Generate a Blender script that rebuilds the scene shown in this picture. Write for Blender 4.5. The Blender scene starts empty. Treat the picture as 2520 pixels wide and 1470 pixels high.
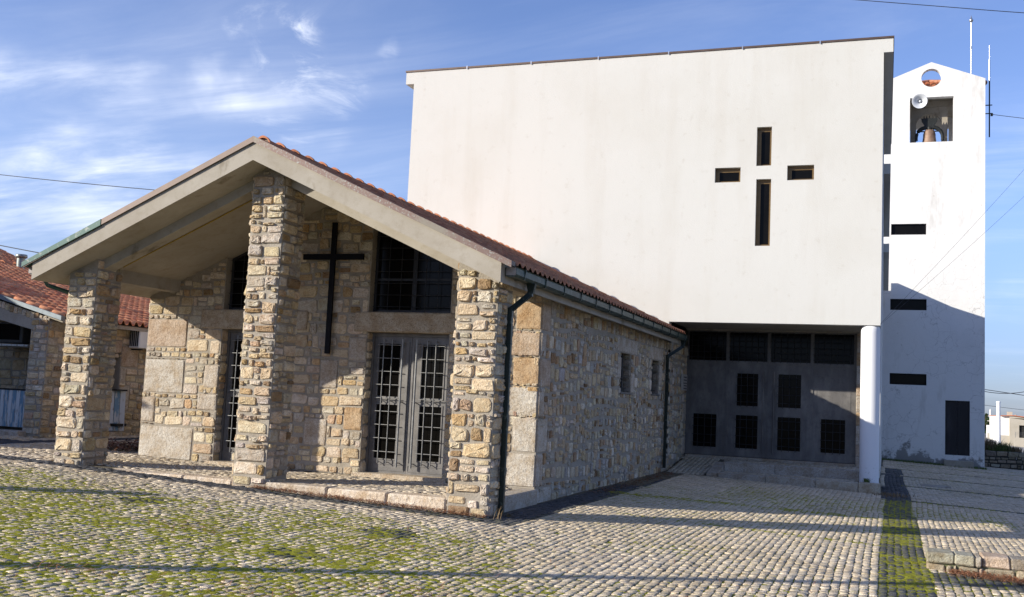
import bpy, math, random
import numpy as np
from mathutils import Vector, Matrix

S = bpy.context.scene
C = bpy.context.scene.collection
rnd = random.Random(7)

# ------------------------------------------------------------------ camera, sky, sun, exposure
PITCH, ROLL, YAW = 0.0964, 0.0466, -0.3512
cam = bpy.data.cameras.new("camera")
camo = bpy.data.objects.new("camera", cam)
C.objects.link(camo)
f0 = Vector((math.sin(YAW), math.cos(YAW), 0)); r0 = Vector((math.cos(YAW), -math.sin(YAW), 0)); u0 = Vector((0, 0, 1))
fw = f0 * math.cos(PITCH) + u0 * math.sin(PITCH)
u2 = -f0 * math.sin(PITCH) + u0 * math.cos(PITCH)
rt = r0 * math.cos(ROLL) + u2 * math.sin(ROLL)
up = -r0 * math.sin(ROLL) + u2 * math.cos(ROLL)
M = Matrix((rt, up, -fw)).transposed().to_4x4()
M.translation = Vector((0.689, -12.938, 1.435))
camo.matrix_world = M
cam.sensor_width = 36.0
cam.lens = 2523.6 / 2520 * 36.0
cam.clip_end = 9000
cam.clip_start = 0.05
S.camera = camo

SUN = Vector((1.0, 0.79, -0.463)).normalized()          # travel direction of the light
sun = bpy.data.lights.new("sun", 'SUN'); sun.energy = 5.0; sun.angle = math.radians(0.53); sun.color = (1.0, 0.935, 0.81)
suno = bpy.data.objects.new("sun", sun); C.objects.link(suno)
suno.rotation_euler = SUN.to_track_quat('-Z', 'Y').to_euler()
suno.location = (-30, -30, 30)

W = bpy.data.worlds.new("World"); S.world = W; W.use_nodes = True
nt = W.node_tree; nt.nodes.clear()
def N(t, tree, **k):
    n = tree.nodes.new(t)
    for a, b in k.items(): setattr(n, a, b)
    return n
out = N('ShaderNodeOutputWorld', nt); bg = N('ShaderNodeBackground', nt)
sky = N('ShaderNodeTexSky', nt, sky_type='NISHITA'); sky.sun_disc = False
el = math.asin(-SUN.z); sky.sun_elevation = el
sky.sun_rotation = math.atan2(-SUN.x, -SUN.y)
sky.altitude = 600; sky.air_density = 1.0; sky.dust_density = 0.6; sky.ozone_density = 2.6
bg.inputs['Strength'].default_value = 0.117
nt.links.new(bg.outputs[0], out.inputs[0])
def build_sky():
    L = nt.links.new
    geo = N('ShaderNodeTexCoord', nt)
    vec = geo.outputs['Generated']
    sep = N('ShaderNodeSeparateXYZ', nt); L(vec, sep.inputs[0])
    zc = N('ShaderNodeMath', nt, operation='MAXIMUM'); L(sep.outputs['Z'], zc.inputs[0]); zc.inputs[1].default_value = 0.0
    za = N('ShaderNodeMath', nt, operation='ADD'); L(zc.outputs[0], za.inputs[0]); za.inputs[1].default_value = 0.12
    dx = N('ShaderNodeMath', nt, operation='DIVIDE'); L(sep.outputs['X'], dx.inputs[0]); L(za.outputs[0], dx.inputs[1])
    dy = N('ShaderNodeMath', nt, operation='DIVIDE'); L(sep.outputs['Y'], dy.inputs[0]); L(za.outputs[0], dy.inputs[1])
    cmb = N('ShaderNodeCombineXYZ', nt); L(dx.outputs[0], cmb.inputs[0]); L(dy.outputs[0], cmb.inputs[1])
    # streaks running roughly along the facade direction
    mp = N('ShaderNodeMapping', nt); L(cmb.outputs[0], mp.inputs[0])
    mp.inputs['Rotation'].default_value = (0, 0, math.radians(14)); mp.inputs['Scale'].default_value = (0.42, 1.5, 1)
    n1 = N('ShaderNodeTexNoise', nt); L(mp.outputs[0], n1.inputs['Vector'])
    n1.inputs['Scale'].default_value = 2.2; n1.inputs['Detail'].default_value = 12; n1.inputs['Roughness'].default_value = 0.62; n1.inputs['Distortion'].default_value = 0.5
    n2 = N('ShaderNodeTexNoise', nt); L(cmb.outputs[0], n2.inputs['Vector'])
    n2.inputs['Scale'].default_value = 4.5; n2.inputs['Detail'].default_value = 12; n2.inputs['Roughness'].default_value = 0.68; n2.inputs['Distortion'].default_value = 0.7
    nw = N('ShaderNodeTexNoise', nt); L(vec, nw.inputs['Vector']); nw.inputs['Scale'].default_value = 6.0; nw.inputs['Detail'].default_value = 5
    wv = N('ShaderNodeVectorMath', nt, operation='SUBTRACT'); L(nw.outputs['Color'], wv.inputs[0]); wv.inputs[1].default_value = (.5, .5, .5)
    wsc = N('ShaderNodeVectorMath', nt, operation='SCALE'); L(wv.outputs[0], wsc.inputs[0]); wsc.inputs['Scale'].default_value = 0.16
    wadd = N('ShaderNodeVectorMath', nt, operation='ADD'); L(vec, wadd.inputs[0]); L(wsc.outputs[0], wadd.inputs[1])
    total = None
    # cirrus streaks: (start direction, end direction, angular half width, strength, noise)
    def px(x, y):
        d = fw + rt * ((x - 1260) / 2523.6) - up * ((y - 735) / 2523.6)
        return d.normalized()
    for a, b, wdt, st, nn in CLOUDS:
        A = px(*a); B = px(*b); AB = B - A
        s = N('ShaderNodeVectorMath', nt, operation='SUBTRACT'); L(wadd.outputs[0], s.inputs[0]); s.inputs[1].default_value = A
        d = N('ShaderNodeVectorMath', nt, operation='DOT_PRODUCT'); L(s.outputs[0], d.inputs[0]); d.inputs[1].default_value = AB / AB.length_squared
        cl = N('ShaderNodeClamp', nt); L(d.outputs['Value'], cl.inputs[0])
        sc_ = N('ShaderNodeVectorMath', nt, operation='SCALE'); sc_.inputs[0].default_value = AB; L(cl.outputs[0], sc_.inputs['Scale'])
        e = N('ShaderNodeVectorMath', nt, operation='DISTANCE'); L(s.outputs[0], e.inputs[0]); L(sc_.outputs[0], e.inputs[1])
        mr = N('ShaderNodeMapRange', nt, interpolation_type='SMOOTHSTEP'); L(e.outputs['Value'], mr.inputs['Value'])
        mr.inputs['From Min'].default_value = wdt; mr.inputs['From Max'].default_value = 0.0
        mr.inputs['To Min'].default_value = 0; mr.inputs['To Max'].default_value = st
        src = (n1 if nn != 1 else n2).outputs['Fac']
        nr = N('ShaderNodeMapRange', nt, interpolation_type='SMOOTHSTEP'); L(src, nr.inputs['Value'])
        nr.inputs['From Min'].default_value = (0.33, 0.44, 0.05)[nn]; nr.inputs['From Max'].default_value = (0.78, 0.74, 0.75)[nn]
        m = N('ShaderNodeMath', nt, operation='MULTIPLY'); L(mr.outputs[0], m.inputs[0]); L(nr.outputs[0], m.inputs[1])
        if total is None: total = m.outputs[0]
        else:
            ad = N('ShaderNodeMath', nt, operation='ADD'); L(total, ad.inputs[0]); L(m.outputs[0], ad.inputs[1]); total = ad.outputs[0]
    # faint veil everywhere
    vr = N('ShaderNodeMapRange', nt, interpolation_type='SMOOTHSTEP'); L(n1.outputs['Fac'], vr.inputs['Value'])
    vr.inputs['From Min'].default_value = 0.42; vr.inputs['From Max'].default_value = 0.85; vr.inputs['To Max'].default_value = 0.12
    ad = N('ShaderNodeMath', nt, operation='ADD'); L(total, ad.inputs[0]); L(vr.outputs[0], ad.inputs[1]); ad.use_clamp = True
    tint = N('ShaderNodeMixRGB', nt, blend_type='MULTIPLY'); tint.inputs[0].default_value = 1.0
    L(sky.outputs[0], tint.inputs[1]); tint.inputs[2].default_value = SKY_TINT
    hr = N('ShaderNodeMapRange', nt, interpolation_type='SMOOTHSTEP'); L(sep.outputs['Z'], hr.inputs['Value']); hr.inputs['From Min'].default_value = -0.02; hr.inputs['From Max'].default_value = 0.22; hr.inputs['To Min'].default_value = 1; hr.inputs['To Max'].default_value = 0
    hz_ = N('ShaderNodeMixRGB', nt, blend_type='MULTIPLY'); L(hr.outputs[0], hz_.inputs[0]); L(tint.outputs[0], hz_.inputs[1]); hz_.inputs[2].default_value = (0.40, 0.49, 0.66, 1)
    tint = hz_
    mx = N('ShaderNodeMixRGB', nt); L(ad.outputs[0], mx.inputs[0]); L(tint.outputs[0], mx.inputs[1]); mx.inputs[2].default_value = CLOUD_COL
    L(mx.outputs[0], bg.inputs['Color'])
SKY_TINT = (1.09, 1.04, 1.28, 1); CLOUD_COL = (8.0, 8.3, 9.0, 1)
CLOUDS = [((-40, 190), (560, 225), 0.034, 0.50, 0), ((520, 215), (860, 290), 0.034, 0.46, 0), ((610, 90), (740, 80), 0.030, 0.75, 1),
          ((700, 60), (800, 45), 0.018, 0.8, 1), ((640, 120), (860, 190), 0.036, 0.50, 1), ((880, 75), (940, 80), 0.018, 0.7, 1),
          ((100, 400), (520, 395), 0.040, 0.6, 0), ((-60, 520), (420, 470), 0.060, 0.5, 0), ((560, 250), (740, 290), 0.018, 0.5, 1),
          ((-300, 560), (520, 480), 0.34, 0.15, 2), ((200, 300), (700, 250), 0.20, 0.05, 2), ((2440, 740), (2900, 760), 0.03, 0.45, 0), ((2440, 420), (2900, 400), 0.05, 0.3, 0)]
build_sky()
VS = S.view_settings
S.display_settings.display_device = 'sRGB'
VS.view_transform = 'Standard'; VS.look = 'None'; VS.exposure = 0.45; VS.gamma = 1; VS.use_curve_mapping = False
S.render.engine = 'CYCLES'
S.cycles.max_bounces = 8; S.cycles.diffuse_bounces = 6

# ------------------------------------------------------------------ helpers
def vnoise(x, y, seed=0):
    x = np.asarray(x, float); y = np.asarray(y, float)
    xi = np.floor(x).astype(np.int64); yi = np.floor(y).astype(np.int64)
    fx = x - xi; fy = y - yi; fx = fx * fx * (3 - 2 * fx); fy = fy * fy * (3 - 2 * fy)
    def h(a, b):
        n = (a * 374761393 + b * 668265263 + seed * 982451653) & 0x7fffffff
        n = ((n ^ (n >> 13)) * 1274126177) & 0x7fffffff
        return ((n ^ (n >> 16)) & 0xffff) / 65535.0
    return (h(xi, yi) * (1 - fx) + h(xi + 1, yi) * fx) * (1 - fy) + (h(xi, yi + 1) * (1 - fx) + h(xi + 1, yi + 1) * fx) * fy
def fbm(x, y, seed=0, o=4):
    s = 0; a = 0.5; t = 0
    for i in range(o):
        s = s + a * vnoise(np.asarray(x) * 2 ** i, np.asarray(y) * 2 ** i, seed + i * 17); t += a; a *= 0.5
    return s / t

def gz(x, y):
    x = np.clip(x, -30, 40.0)
    yy = np.clip(y, 20, 45)
    return -0.39 - 0.037 * x - (yy - 20) * 0.011
def gzf(x, y): return float(gz(np.float64(x), np.float64(y)))

def wloc(o):
    v = Vector((0, 0, 0))
    while o is not None:
        v = v + o.location; o = o.parent
    return v
def link(name, me, parent=None):
    o = bpy.data.objects.new(name, me); C.objects.link(o)
    if parent is not None: o.parent = parent
    return o
def thing(name, label, cat, loc=(0, 0, 0), group=None):
    o = bpy.data.objects.new(name, None); C.objects.link(o); o.location = loc
    o.empty_display_size = 0.2
    o['label'] = label; o['category'] = cat
    if group: o['group'] = group
    return o
def tag(o, label, cat, group=None, kind=None):
    o['label'] = label; o['category'] = cat
    if group: o['group'] = group
    if kind: o['kind'] = kind
    return o

class MB:
    def __init__(s): s.v = []; s.f = []; s.m = []; s.c = []; s.sm = []; s.marks = []
    def mark(s): s.marks.append((len(s.v), len(s.f))); return s
    def add(s, vs, fs, mi=0, col=(1, 1, 1), smooth=False):
        b = len(s.v); s.v.extend(vs)
        for f in fs:
            s.f.append(tuple(b + i for i in f)); s.m.append(mi); s.c.append(col); s.sm.append(smooth)
    def box(s, x0, x1, y0, y1, z0, z1, mi=0, col=(1, 1, 1)):
        if x0 > x1: x0, x1 = x1, x0
        if y0 > y1: y0, y1 = y1, y0
        if z0 > z1: z0, z1 = z1, z0
        vs = [(x0, y0, z0), (x1, y0, z0), (x1, y1, z0), (x0, y1, z0), (x0, y0, z1), (x1, y0, z1), (x1, y1, z1), (x0, y1, z1)]
        s.add(vs, [(0, 3, 2, 1), (4, 5, 6, 7), (0, 1, 5, 4), (1, 2, 6, 5), (2, 3, 7, 6), (3, 0, 4, 7)], mi, col)
    def bbox(s, x0, x1, y0, y1, z0, z1, b=0.01, mi=0, col=(1, 1, 1), jit=0.0, seed=0):
        """box with bevelled edges (chamfer) and optional corner jitter"""
        r = random.Random(seed * 7919 + int(x0 * 997) + int(y0 * 31) + int(z0 * 17))
        vs = []; idx = {}
        X = (x0, x1); Y = (y0, y1); Z = (z0, z1)
        for i in (0, 1):
            for j in (0, 1):
                for k in (0, 1):
                    sx = 1 if i == 0 else -1; sy = 1 if j == 0 else -1; sz = 1 if k == 0 else -1
                    jx, jy, jz = (r.uniform(-jit, jit) for _ in range(3))
                    p = (X[i] + jx, Y[j] + jy, Z[k] + jz)
                    for a, q in (('x', (p[0], p[1] + sy * b, p[2] + sz * b)), ('y', (p[0] + sx * b, p[1], p[2] + sz * b)), ('z', (p[0] + sx * b, p[1] + sy * b, p[2]))):
                        idx[(i, j, k, a)] = len(vs); vs.append(q)
        F = []
        g = lambda i, j, k, a: idx[(i, j, k, a)]
        for i in (0, 1): F.append([g(i, 0, 0, 'x'), g(i, 1, 0, 'x'), g(i, 1, 1, 'x'), g(i, 0, 1, 'x')])
        for j in (0, 1): F.append([g(0, j, 0, 'y'), g(1, j, 0, 'y'), g(1, j, 1, 'y'), g(0, j, 1, 'y')])
        for k in (0, 1): F.append([g(0, 0, k, 'z'), g(1, 0, k, 'z'), g(1, 1, k, 'z'), g(0, 1, k, 'z')])
        for i in (0, 1):
            for j in (0, 1): F.append([g(i, j, 0, 'x'), g(i, j, 1, 'x'), g(i, j, 1, 'y'), g(i, j, 0, 'y')])
        for i in (0, 1):
            for k in (0, 1): F.append([g(i, 0, k, 'x'), g(i, 1, k, 'x'), g(i, 1, k, 'z'), g(i, 0, k, 'z')])
        for j in (0, 1):
            for k in (0, 1): F.append([g(0, j, k, 'y'), g(1, j, k, 'y'), g(1, j, k, 'z'), g(0, j, k, 'z')])
        for i in (0, 1):
            for j in (0, 1):
                for k in (0, 1): F.append([g(i, j, k, 'x'), g(i, j, k, 'y'), g(i, j, k, 'z')])
        c = Vector(((x0 + x1) / 2, (y0 + y1) / 2, (z0 + z1) / 2))
        G = []
        for f in F:
            P = [Vector(vs[i]) for i in f]
            n = (P[1] - P[0]).cross(P[2] - P[0])
            if n.dot(sum(P, Vector()) / len(P) - c) < 0: f = f[::-1]
            G.append(tuple(f))
        s.add(vs, G, mi, col)
    def prism(s, poly, axis, a, b, mi=0, col=(1, 1, 1)):
        """poly: 2D points; axis 'y': (x,z) extruded in y; 'x': (y,z); 'z': (x,y)"""
        def P(p, t):
            return {'y': (p[0], t, p[1]), 'x': (t, p[0], p[1]), 'z': (p[0], p[1], t)}[axis]
        n = len(poly)
        area = sum(poly[i][0] * poly[(i + 1) % n][1] - poly[(i + 1) % n][0] * poly[i][1] for i in range(n))
        if area < 0: poly = poly[::-1]
        vs = [P(p, a) for p in poly] + [P(p, b) for p in poly]
        fl = {'y': True, 'x': False, 'z': False}[axis]
        fs = [tuple(range(n)), tuple(range(2 * n - 1, n - 1, -1))] + [(i, i + n, (i + 1) % n + n, (i + 1) % n) for i in range(n)]
        if not fl: fs = [f[::-1] for f in fs]
        if a > b: fs = [f[::-1] for f in fs]
        s.add(vs, fs, mi, col)
    def tube(s, pts, r, n=8, mi=0, col=(1, 1, 1), cap=True, smooth=True, rr=None):
        P = [Vector(p) for p in pts]; m = len(P); vs = []
        for i, p in enumerate(P):
            t = (P[min(i + 1, m - 1)] - P[max(i - 1, 0)]).normalized()
            a = Vector((0, 0, 1)) if abs(t.z) < 0.9 else Vector((1, 0, 0))
            u = t.cross(a).normalized(); w = t.cross(u).normalized()
            R = rr[i] if rr else r
            for k in range(n):
                an = 2 * math.pi * k / n
                q = p + (u * math.cos(an) + w * math.sin(an)) * R
                vs.append(tuple(q))
        fs = []
        for i in range(m - 1):
            for k in range(n):
                fs.append((i * n + k, i * n + (k + 1) % n, (i + 1) * n + (k + 1) % n, (i + 1) * n + k))
        s.add(vs, fs, mi, col, smooth)
        if cap: s.add([vs[k] for k in range(n)], [tuple(range(n - 1, -1, -1))], mi, col); s.add([vs[(m - 1) * n + k] for k in range(n)], [tuple(range(n))], mi, col)
    def lathe(s, prof, c, n=24, mi=0, axis=Vector((0, 0, 1)), smooth=True):
        ax = Vector(axis).normalized(); a = Vector((1, 0, 0)) if abs(ax.x) < 0.9 else Vector((0, 1, 0))
        u = ax.cross(a).normalized(); w = ax.cross(u).normalized(); c = Vector(c); vs = []
        for (r, h) in prof:
            for k in range(n):
                an = 2 * math.pi * k / n
                vs.append(tuple(c + ax * h + (u * math.cos(an) + w * math.sin(an)) * r))
        fs = [(i * n + k, i * n + (k + 1) % n, (i + 1) * n + (k + 1) % n, (i + 1) * n + k) for i in range(len(prof) - 1) for k in range(n)]
        s.add(vs, fs, mi, (1, 1, 1), smooth)
    def bar(s, a, b, w, d=None, mi=0, upv=(0, 0, 1)):
        """rectangular bar from a to b, width w (sideways), depth d"""
        d = d or w; a = Vector(a); b = Vector(b); t = (b - a).normalized(); U = Vector(upv)
        if abs(t.dot(U)) > .95: U = Vector((0, 1, 0))
        x = t.cross(U).normalized(); y = x.cross(t).normalized()
        vs = []
        for p in (a, b):
            for i, j in ((-1, -1), (1, -1), (1, 1), (-1, 1)): vs.append(tuple(p + x * (i * w / 2) + y * (j * d / 2)))
        s.add(vs, [(3, 2, 1, 0), (4, 5, 6, 7), (0, 1, 5, 4), (1, 2, 6, 5), (2, 3, 7, 6), (3, 0, 4, 7)], mi)
    def build_each(s, name, mats, parent=None):
        """one object for each marked piece"""
        ms = sorted(set([(0, 0)] + s.marks + [(len(s.v), len(s.f))])); out = []
        for (v0, f0), (v1, f1) in zip(ms[:-1], ms[1:]):
            if f1 <= f0: continue
            q = MB(); q.v = s.v[v0:v1]; q.f = [tuple(i - v0 for i in f) for f in s.f[f0:f1]]; q.m = s.m[f0:f1]; q.c = s.c[f0:f1]; q.sm = s.sm[f0:f1]
            out.append(q.build(name, mats, parent))
        return out
    def build(s, name, mats, parent=None, smooth_angle=None):
        base = wloc(parent) if parent is not None else Vector((0, 0, 0))
        me = bpy.data.meshes.new(name)
        vs = np.array(s.v, dtype=np.float64) - np.array(base)
        me.from_pydata(vs.tolist(), [], s.f)
        for m in (mats if isinstance(mats, (list, tuple)) else [mats]): me.materials.append(m)
        me.polygons.foreach_set('material_index', s.m)
        me.polygons.foreach_set('use_smooth', s.sm)
        if any(c != (1, 1, 1) for c in s.c):
            at = me.color_attributes.new('tint', 'FLOAT_COLOR', 'CORNER')
            arr = []
            for f, c in zip(s.f, s.c): arr.extend([c[0], c[1], c[2], 1.0] * len(f))
            at.data.foreach_set('color', arr)
        me.update()
        return link(name, me, parent)

# ------------------------------------------------------------------ materials
def mat(name, base=(0.5, 0.5, 0.5), rough=0.8, metal=0.0, spec=0.5, noise=None, bump=None, attr=False, extra=None):
    m = bpy.data.materials.new(name); m.use_nodes = True; t = m.node_tree; b = t.nodes['Principled BSDF']; L = t.links.new
    b.inputs['Base Color'].default_value = (*base, 1); b.inputs['Roughness'].default_value = rough; b.inputs['Metallic'].default_value = metal
    b.inputs['Specular IOR Level'].default_value = spec
    geo = N('ShaderNodeNewGeometry', t)
    col = None
    if attr:
        a = N('ShaderNodeAttribute', t, attribute_name='tint'); col = a.outputs['Color']
    for nz in (noise or []):
        sc, det, lo, hi, c2, mode = nz[:6]
        mp = N('ShaderNodeMapping', t); L(geo.outputs['Position'], mp.inputs[0])
        mp.inputs['Scale'].default_value = nz[6] if len(nz) > 6 else (1, 1, 1)
        n = N('ShaderNodeTexNoise', t); L(mp.outputs[0], n.inputs['Vector']); n.inputs['Scale'].default_value = sc; n.inputs['Detail'].default_value = det; n.inputs['Roughness'].default_value = 0.62
        r = N('ShaderNodeMapRange', t); L(n.outputs['Fac'], r.inputs['Value']); r.inputs['From Min'].default_value = lo; r.inputs['From Max'].default_value = hi
        if len(nz) > 7:
            zz = N('ShaderNodeSeparateXYZ', t); L(geo.outputs['Position'], zz.inputs[0])
            zr = N('ShaderNodeMapRange', t); L(zz.outputs['Z'], zr.inputs['Value']); zr.inputs['From Min'].default_value = nz[7][0]; zr.inputs['From Max'].default_value = nz[7][1]
            mm = N('ShaderNodeMath', t, operation='MULTIPLY'); L(r.outputs[0], mm.inputs[0]); L(zr.outputs[0], mm.inputs[1]); fac = mm.outputs[0]
        else: fac = r.outputs[0]
        mx = N('ShaderNodeMixRGB', t, blend_type=mode); L(fac, mx.inputs[0])
        if col is not None: L(col, mx.inputs[1])
        else: mx.inputs[1].default_value = (*base, 1)
        mx.inputs[2].default_value = (*c2, 1); col = mx.outputs[0]
    if col is not None: L(col, b.inputs['Base Color'])
    prev = None
    for (sc, det, strn, dist) in (bump or []):
        n = N('ShaderNodeTexNoise', t); L(geo.outputs['Position'], n.inputs['Vector']); n.inputs['Scale'].default_value = sc; n.inputs['Detail'].default_value = det
        bp = N('ShaderNodeBump', t); L(n.outputs['Fac'], bp.inputs['Height']); bp.inputs['Strength'].default_value = strn; bp.inputs['Distance'].default_value = dist
        if prev is not None: L(prev, bp.inputs['Normal'])
        prev = bp.outputs[0]
    if prev is not None: L(prev, b.inputs['Normal'])
    if extra: extra(m, t, b, geo)
    return m

M_stone = mat('rubble_stone', rough=0.9, attr=True, spec=0.3,
    noise=[(9, 5, 0.42, 0.78, (0.66, 0.54, 0.42), 'MULTIPLY'), (55, 3, 0.54, 0.72, (0.5, 0.43, 0.37), 'MULTIPLY'), (120, 2, 0.58, 0.7, (1.5, 1.45, 1.35), 'MULTIPLY')],
    bump=[(38, 4, 0.9, 0.02), (140, 2, 0.6, 0.006)])
M_mortar = mat('mortar', (0.355, 0.315, 0.26), 0.95, spec=0.2, noise=[(3, 4, 0.4, 0.7, (0.8, 0.78, 0.74), 'MULTIPLY'), (60, 2, 0.4, 0.7, (0.8, 0.8, 0.8), 'MULTIPLY')], bump=[(30, 4, 0.6, 0.015)])
M_granite = mat('dressed_granite', rough=0.85, attr=True, spec=0.3,
    noise=[(4, 5, 0.4, 0.7, (0.74, 0.64, 0.52), 'MULTIPLY'), (22, 5, 0.48, 0.7, (0.72, 0.66, 0.58), 'MULTIPLY'), (90, 2, 0.54, 0.66, (0.42, 0.38, 0.34), 'MULTIPLY'), (160, 1, 0.55, 0.65, (1.4, 1.38, 1.33), 'MULTIPLY')], bump=[(14, 5, 0.7, 0.03), (60, 3, 0.8, 0.012)])
M_concrete = mat('grey_beige_concrete', (0.375, 0.34, 0.285), 0.9, spec=0.25,
    noise=[(1.2, 5, 0.4, 0.75, (0.80, 0.77, 0.72), 'MULTIPLY'), (7, 5, 0.5, 0.8, (0.82, 0.8, 0.76), 'MULTIPLY'), (2.2, 6, 0.60, 0.72, (0.55, 0.51, 0.45), 'MULTIPLY', (1, 1, 0.5)), (110, 2, 0.45, 0.7, (0.88, 0.88, 0.88), 'MULTIPLY')], bump=[(60, 4, 0.35, 0.006)])
M_white = mat('cream_white_render', (0.572, 0.566, 0.535), 0.92, spec=0.2,
    noise=[(0.5, 4, 0.45, 0.8, (0.94, 0.93, 0.91), 'MULTIPLY'), (1.6, 7, 0.52, 0.75, (0.945, 0.93, 0.91), 'MULTIPLY', (1, 1, 0.10)), (5, 6, 0.60, 0.8, (0.88, 0.86, 0.83), 'MULTIPLY')], bump=[(45, 5, 0.5, 0.008), (6, 3, 0.15, 0.02)])
def tower_extra(m, t, b, geo):
    L = t.links.new
    col = b.inputs['Base Color'].links[0].from_socket
    # fine cracks: edges of a distorted voronoi, only in patches
    nz = N('ShaderNodeTexNoise', t); L(geo.outputs['Position'], nz.inputs['Vector']); nz.inputs['Scale'].default_value = 1.1; nz.inputs['Detail'].default_value = 6
    sc = N('ShaderNodeVectorMath', t, operation='SCALE'); L(nz.outputs['Color'], sc.inputs[0]); sc.inputs['Scale'].default_value = 1.1
    ad = N('ShaderNodeVectorMath', t, operation='ADD'); L(geo.outputs['Position'], ad.inputs[0]); L(sc.outputs[0], ad.inputs[1])
    vo = N('ShaderNodeTexVoronoi', t, feature='DISTANCE_TO_EDGE'); L(ad.outputs[0], vo.inputs['Vector']); vo.inputs['Scale'].default_value = 2.0
    r = N('ShaderNodeMapRange', t); L(vo.outputs['Distance'], r.inputs['Value']); r.inputs['From Min'].default_value = 0.0; r.inputs['From Max'].default_value = 0.022; r.inputs['To Min'].default_value = 1; r.inputs['To Max'].default_value = 0
    n2 = N('ShaderNodeTexNoise', t); L(geo.outputs['Position'], n2.inputs['Vector']); n2.inputs['Scale'].default_value = 0.45; n2.inputs['Detail'].default_value = 3
    r2 = N('ShaderNodeMapRange', t); L(n2.outputs['Fac'], r2.inputs['Value']); r2.inputs['From Min'].default_value = 0.47; r2.inputs['From Max'].default_value = 0.56; r2.inputs['To Max'].default_value = 0.5
    z = N('ShaderNodeSeparateXYZ', t); L(geo.outputs['Position'], z.inputs[0])
    rz = N('ShaderNodeMapRange', t); L(z.outputs['Z'], rz.inputs['Value']); rz.inputs['From Min'].default_value = 9.5; rz.inputs['From Max'].default_value = 6.5; rz.inputs['To Min'].default_value = 0.12
    m1 = N('ShaderNodeMath', t, operation='MULTIPLY'); L(r.outputs[0], m1.inputs[0]); L(r2.outputs[0], m1.inputs[1])
    m2 = N('ShaderNodeMath', t, operation='MULTIPLY'); L(m1.outputs[0], m2.inputs[0]); L(rz.outputs[0], m2.inputs[1])
    mx = N('ShaderNodeMixRGB', t); L(m2.outputs[0], mx.inputs[0]); L(col, mx.inputs[1]); mx.inputs[2].default_value = (0.20, 0.19, 0.18, 1)
    # damp stain where the render has come off at the foot
    n3 = N('ShaderNodeTexNoise', t); L(geo.outputs['Position'], n3.inputs['Vector']); n3.inputs['Scale'].default_value = 1.5; n3.inputs['Detail'].default_value = 8; n3.inputs['Roughness'].default_value = 0.65
    # peak of the stain near x=1.6
    sx = N('ShaderNodeMath', t, operation='SUBTRACT'); L(z.outputs['X'], sx.inputs[0]); sx.inputs[1].default_value = 1.75
    ab = N('ShaderNodeMath', t, operation='ABSOLUTE'); L(sx.outputs[0], ab.inputs[0])
    rx = N('ShaderNodeMapRange', t); L(ab.outputs[0], rx.inputs['Value']); rx.inputs['From Min'].default_value = 0.5; rx.inputs['From Max'].default_value = 1.1; rx.inputs['To Min'].default_value = 0.30; rx.inputs['To Max'].default_value = 0.0
    zz = N('ShaderNodeMath', t, operation='SUBTRACT'); L(z.outputs['Z'], zz.inputs[0]); L(rx.outputs[0], zz.inputs[1])
    rr = N('ShaderNodeMapRange', t); L(zz.outputs[0], rr.inputs['Value']); rr.inputs['From Min'].default_value = -1.0; rr.inputs['From Max'].default_value = 0.6; rr.inputs['To Min'].default_value = 0.52; rr.inputs['To Max'].default_value = 0.0
    s1 = N('ShaderNodeMath', t, operation='ADD'); L(n3.outputs['Fac'], s1.inputs[0]); L(rr.outputs[0], s1.inputs[1])
    r3 = N('ShaderNodeMapRange', t); L(s1.outputs[0], r3.inputs['Value']); r3.inputs['From Min'].default_value = 0.80; r3.inputs['From Max'].default_value = 0.86; r3.inputs['To Max'].default_value = 0.9
    mx2 = N('ShaderNodeMixRGB', t); L(r3.outputs[0], mx2.inputs[0]); L(mx.outputs[0], mx2.inputs[1]); mx2.inputs[2].default_value = (0.22, 0.21, 0.20, 1)
    L(mx2.outputs[0], b.inputs['Base Color'])
M_tower = mat('cracked_white_render', (0.70, 0.69, 0.67), 0.9, spec=0.2,
    noise=[(0.8, 5, 0.5, 0.8, (0.92, 0.92, 0.92), 'MULTIPLY'), (1.7, 7, 0.56, 0.7, (0.80, 0.79, 0.77), 'MULTIPLY', (1, 1, 0.25)), (6, 6, 0.62, 0.74, (0.72, 0.70, 0.66), 'MULTIPLY')],
    bump=[(30, 5, 0.5, 0.01), (4, 4, 0.4, 0.03)], extra=tower_extra)
M_col = mat('white_paint', (0.76, 0.76, 0.77), 0.75, spec=0.3, noise=[(14, 6, 0.60, 0.66, (0.35, 0.36, 0.34), 'MIX', (1, 1, 1), (0.35, -0.25))], bump=[(40, 3, 0.2, 0.004)])
M_metal = mat('dark_grey_metal', (0.135, 0.128, 0.122), 0.5, 0.35, 0.5, noise=[(5, 5, 0.4, 0.7, (1.5, 1.48, 1.45), 'MULTIPLY'), (40, 3, 0.55, 0.75, (0.7, 0.7, 0.7), 'MULTIPLY')], bump=[(20, 3, 0.05, 0.01)])
M_bdoor = mat('slate_grey_door_metal', (0.125, 0.117, 0.112), 0.55, 0.2, 0.4, noise=[(2.5, 6, 0.45, 0.75, (1.9, 1.9, 1.85), 'MULTIPLY', (1, 1, 0.4)), (9, 4, 0.5, 0.8, (0.7, 0.7, 0.7), 'MULTIPLY')])
M_grille = mat('grille_bar_metal', (0.26, 0.26, 0.255), 0.42, 0.5, 0.5, noise=[(20, 3, 0.4, 0.7, (0.7, 0.7, 0.7), 'MULTIPLY')])
M_dgrille = mat('dark_grille_metal', (0.035, 0.036, 0.04), 0.5, 0.3, 0.4, noise=[(20, 3, 0.4, 0.7, (0.7, 0.7, 0.7), 'MULTIPLY')])
M_glass = mat('dark_window_glass', (0.005, 0.0045, 0.004), 0.12, 0, 0.08, noise=[(3, 2, 0.5, 0.8, (0.5, 0.5, 0.5), 'MULTIPLY')])
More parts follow.
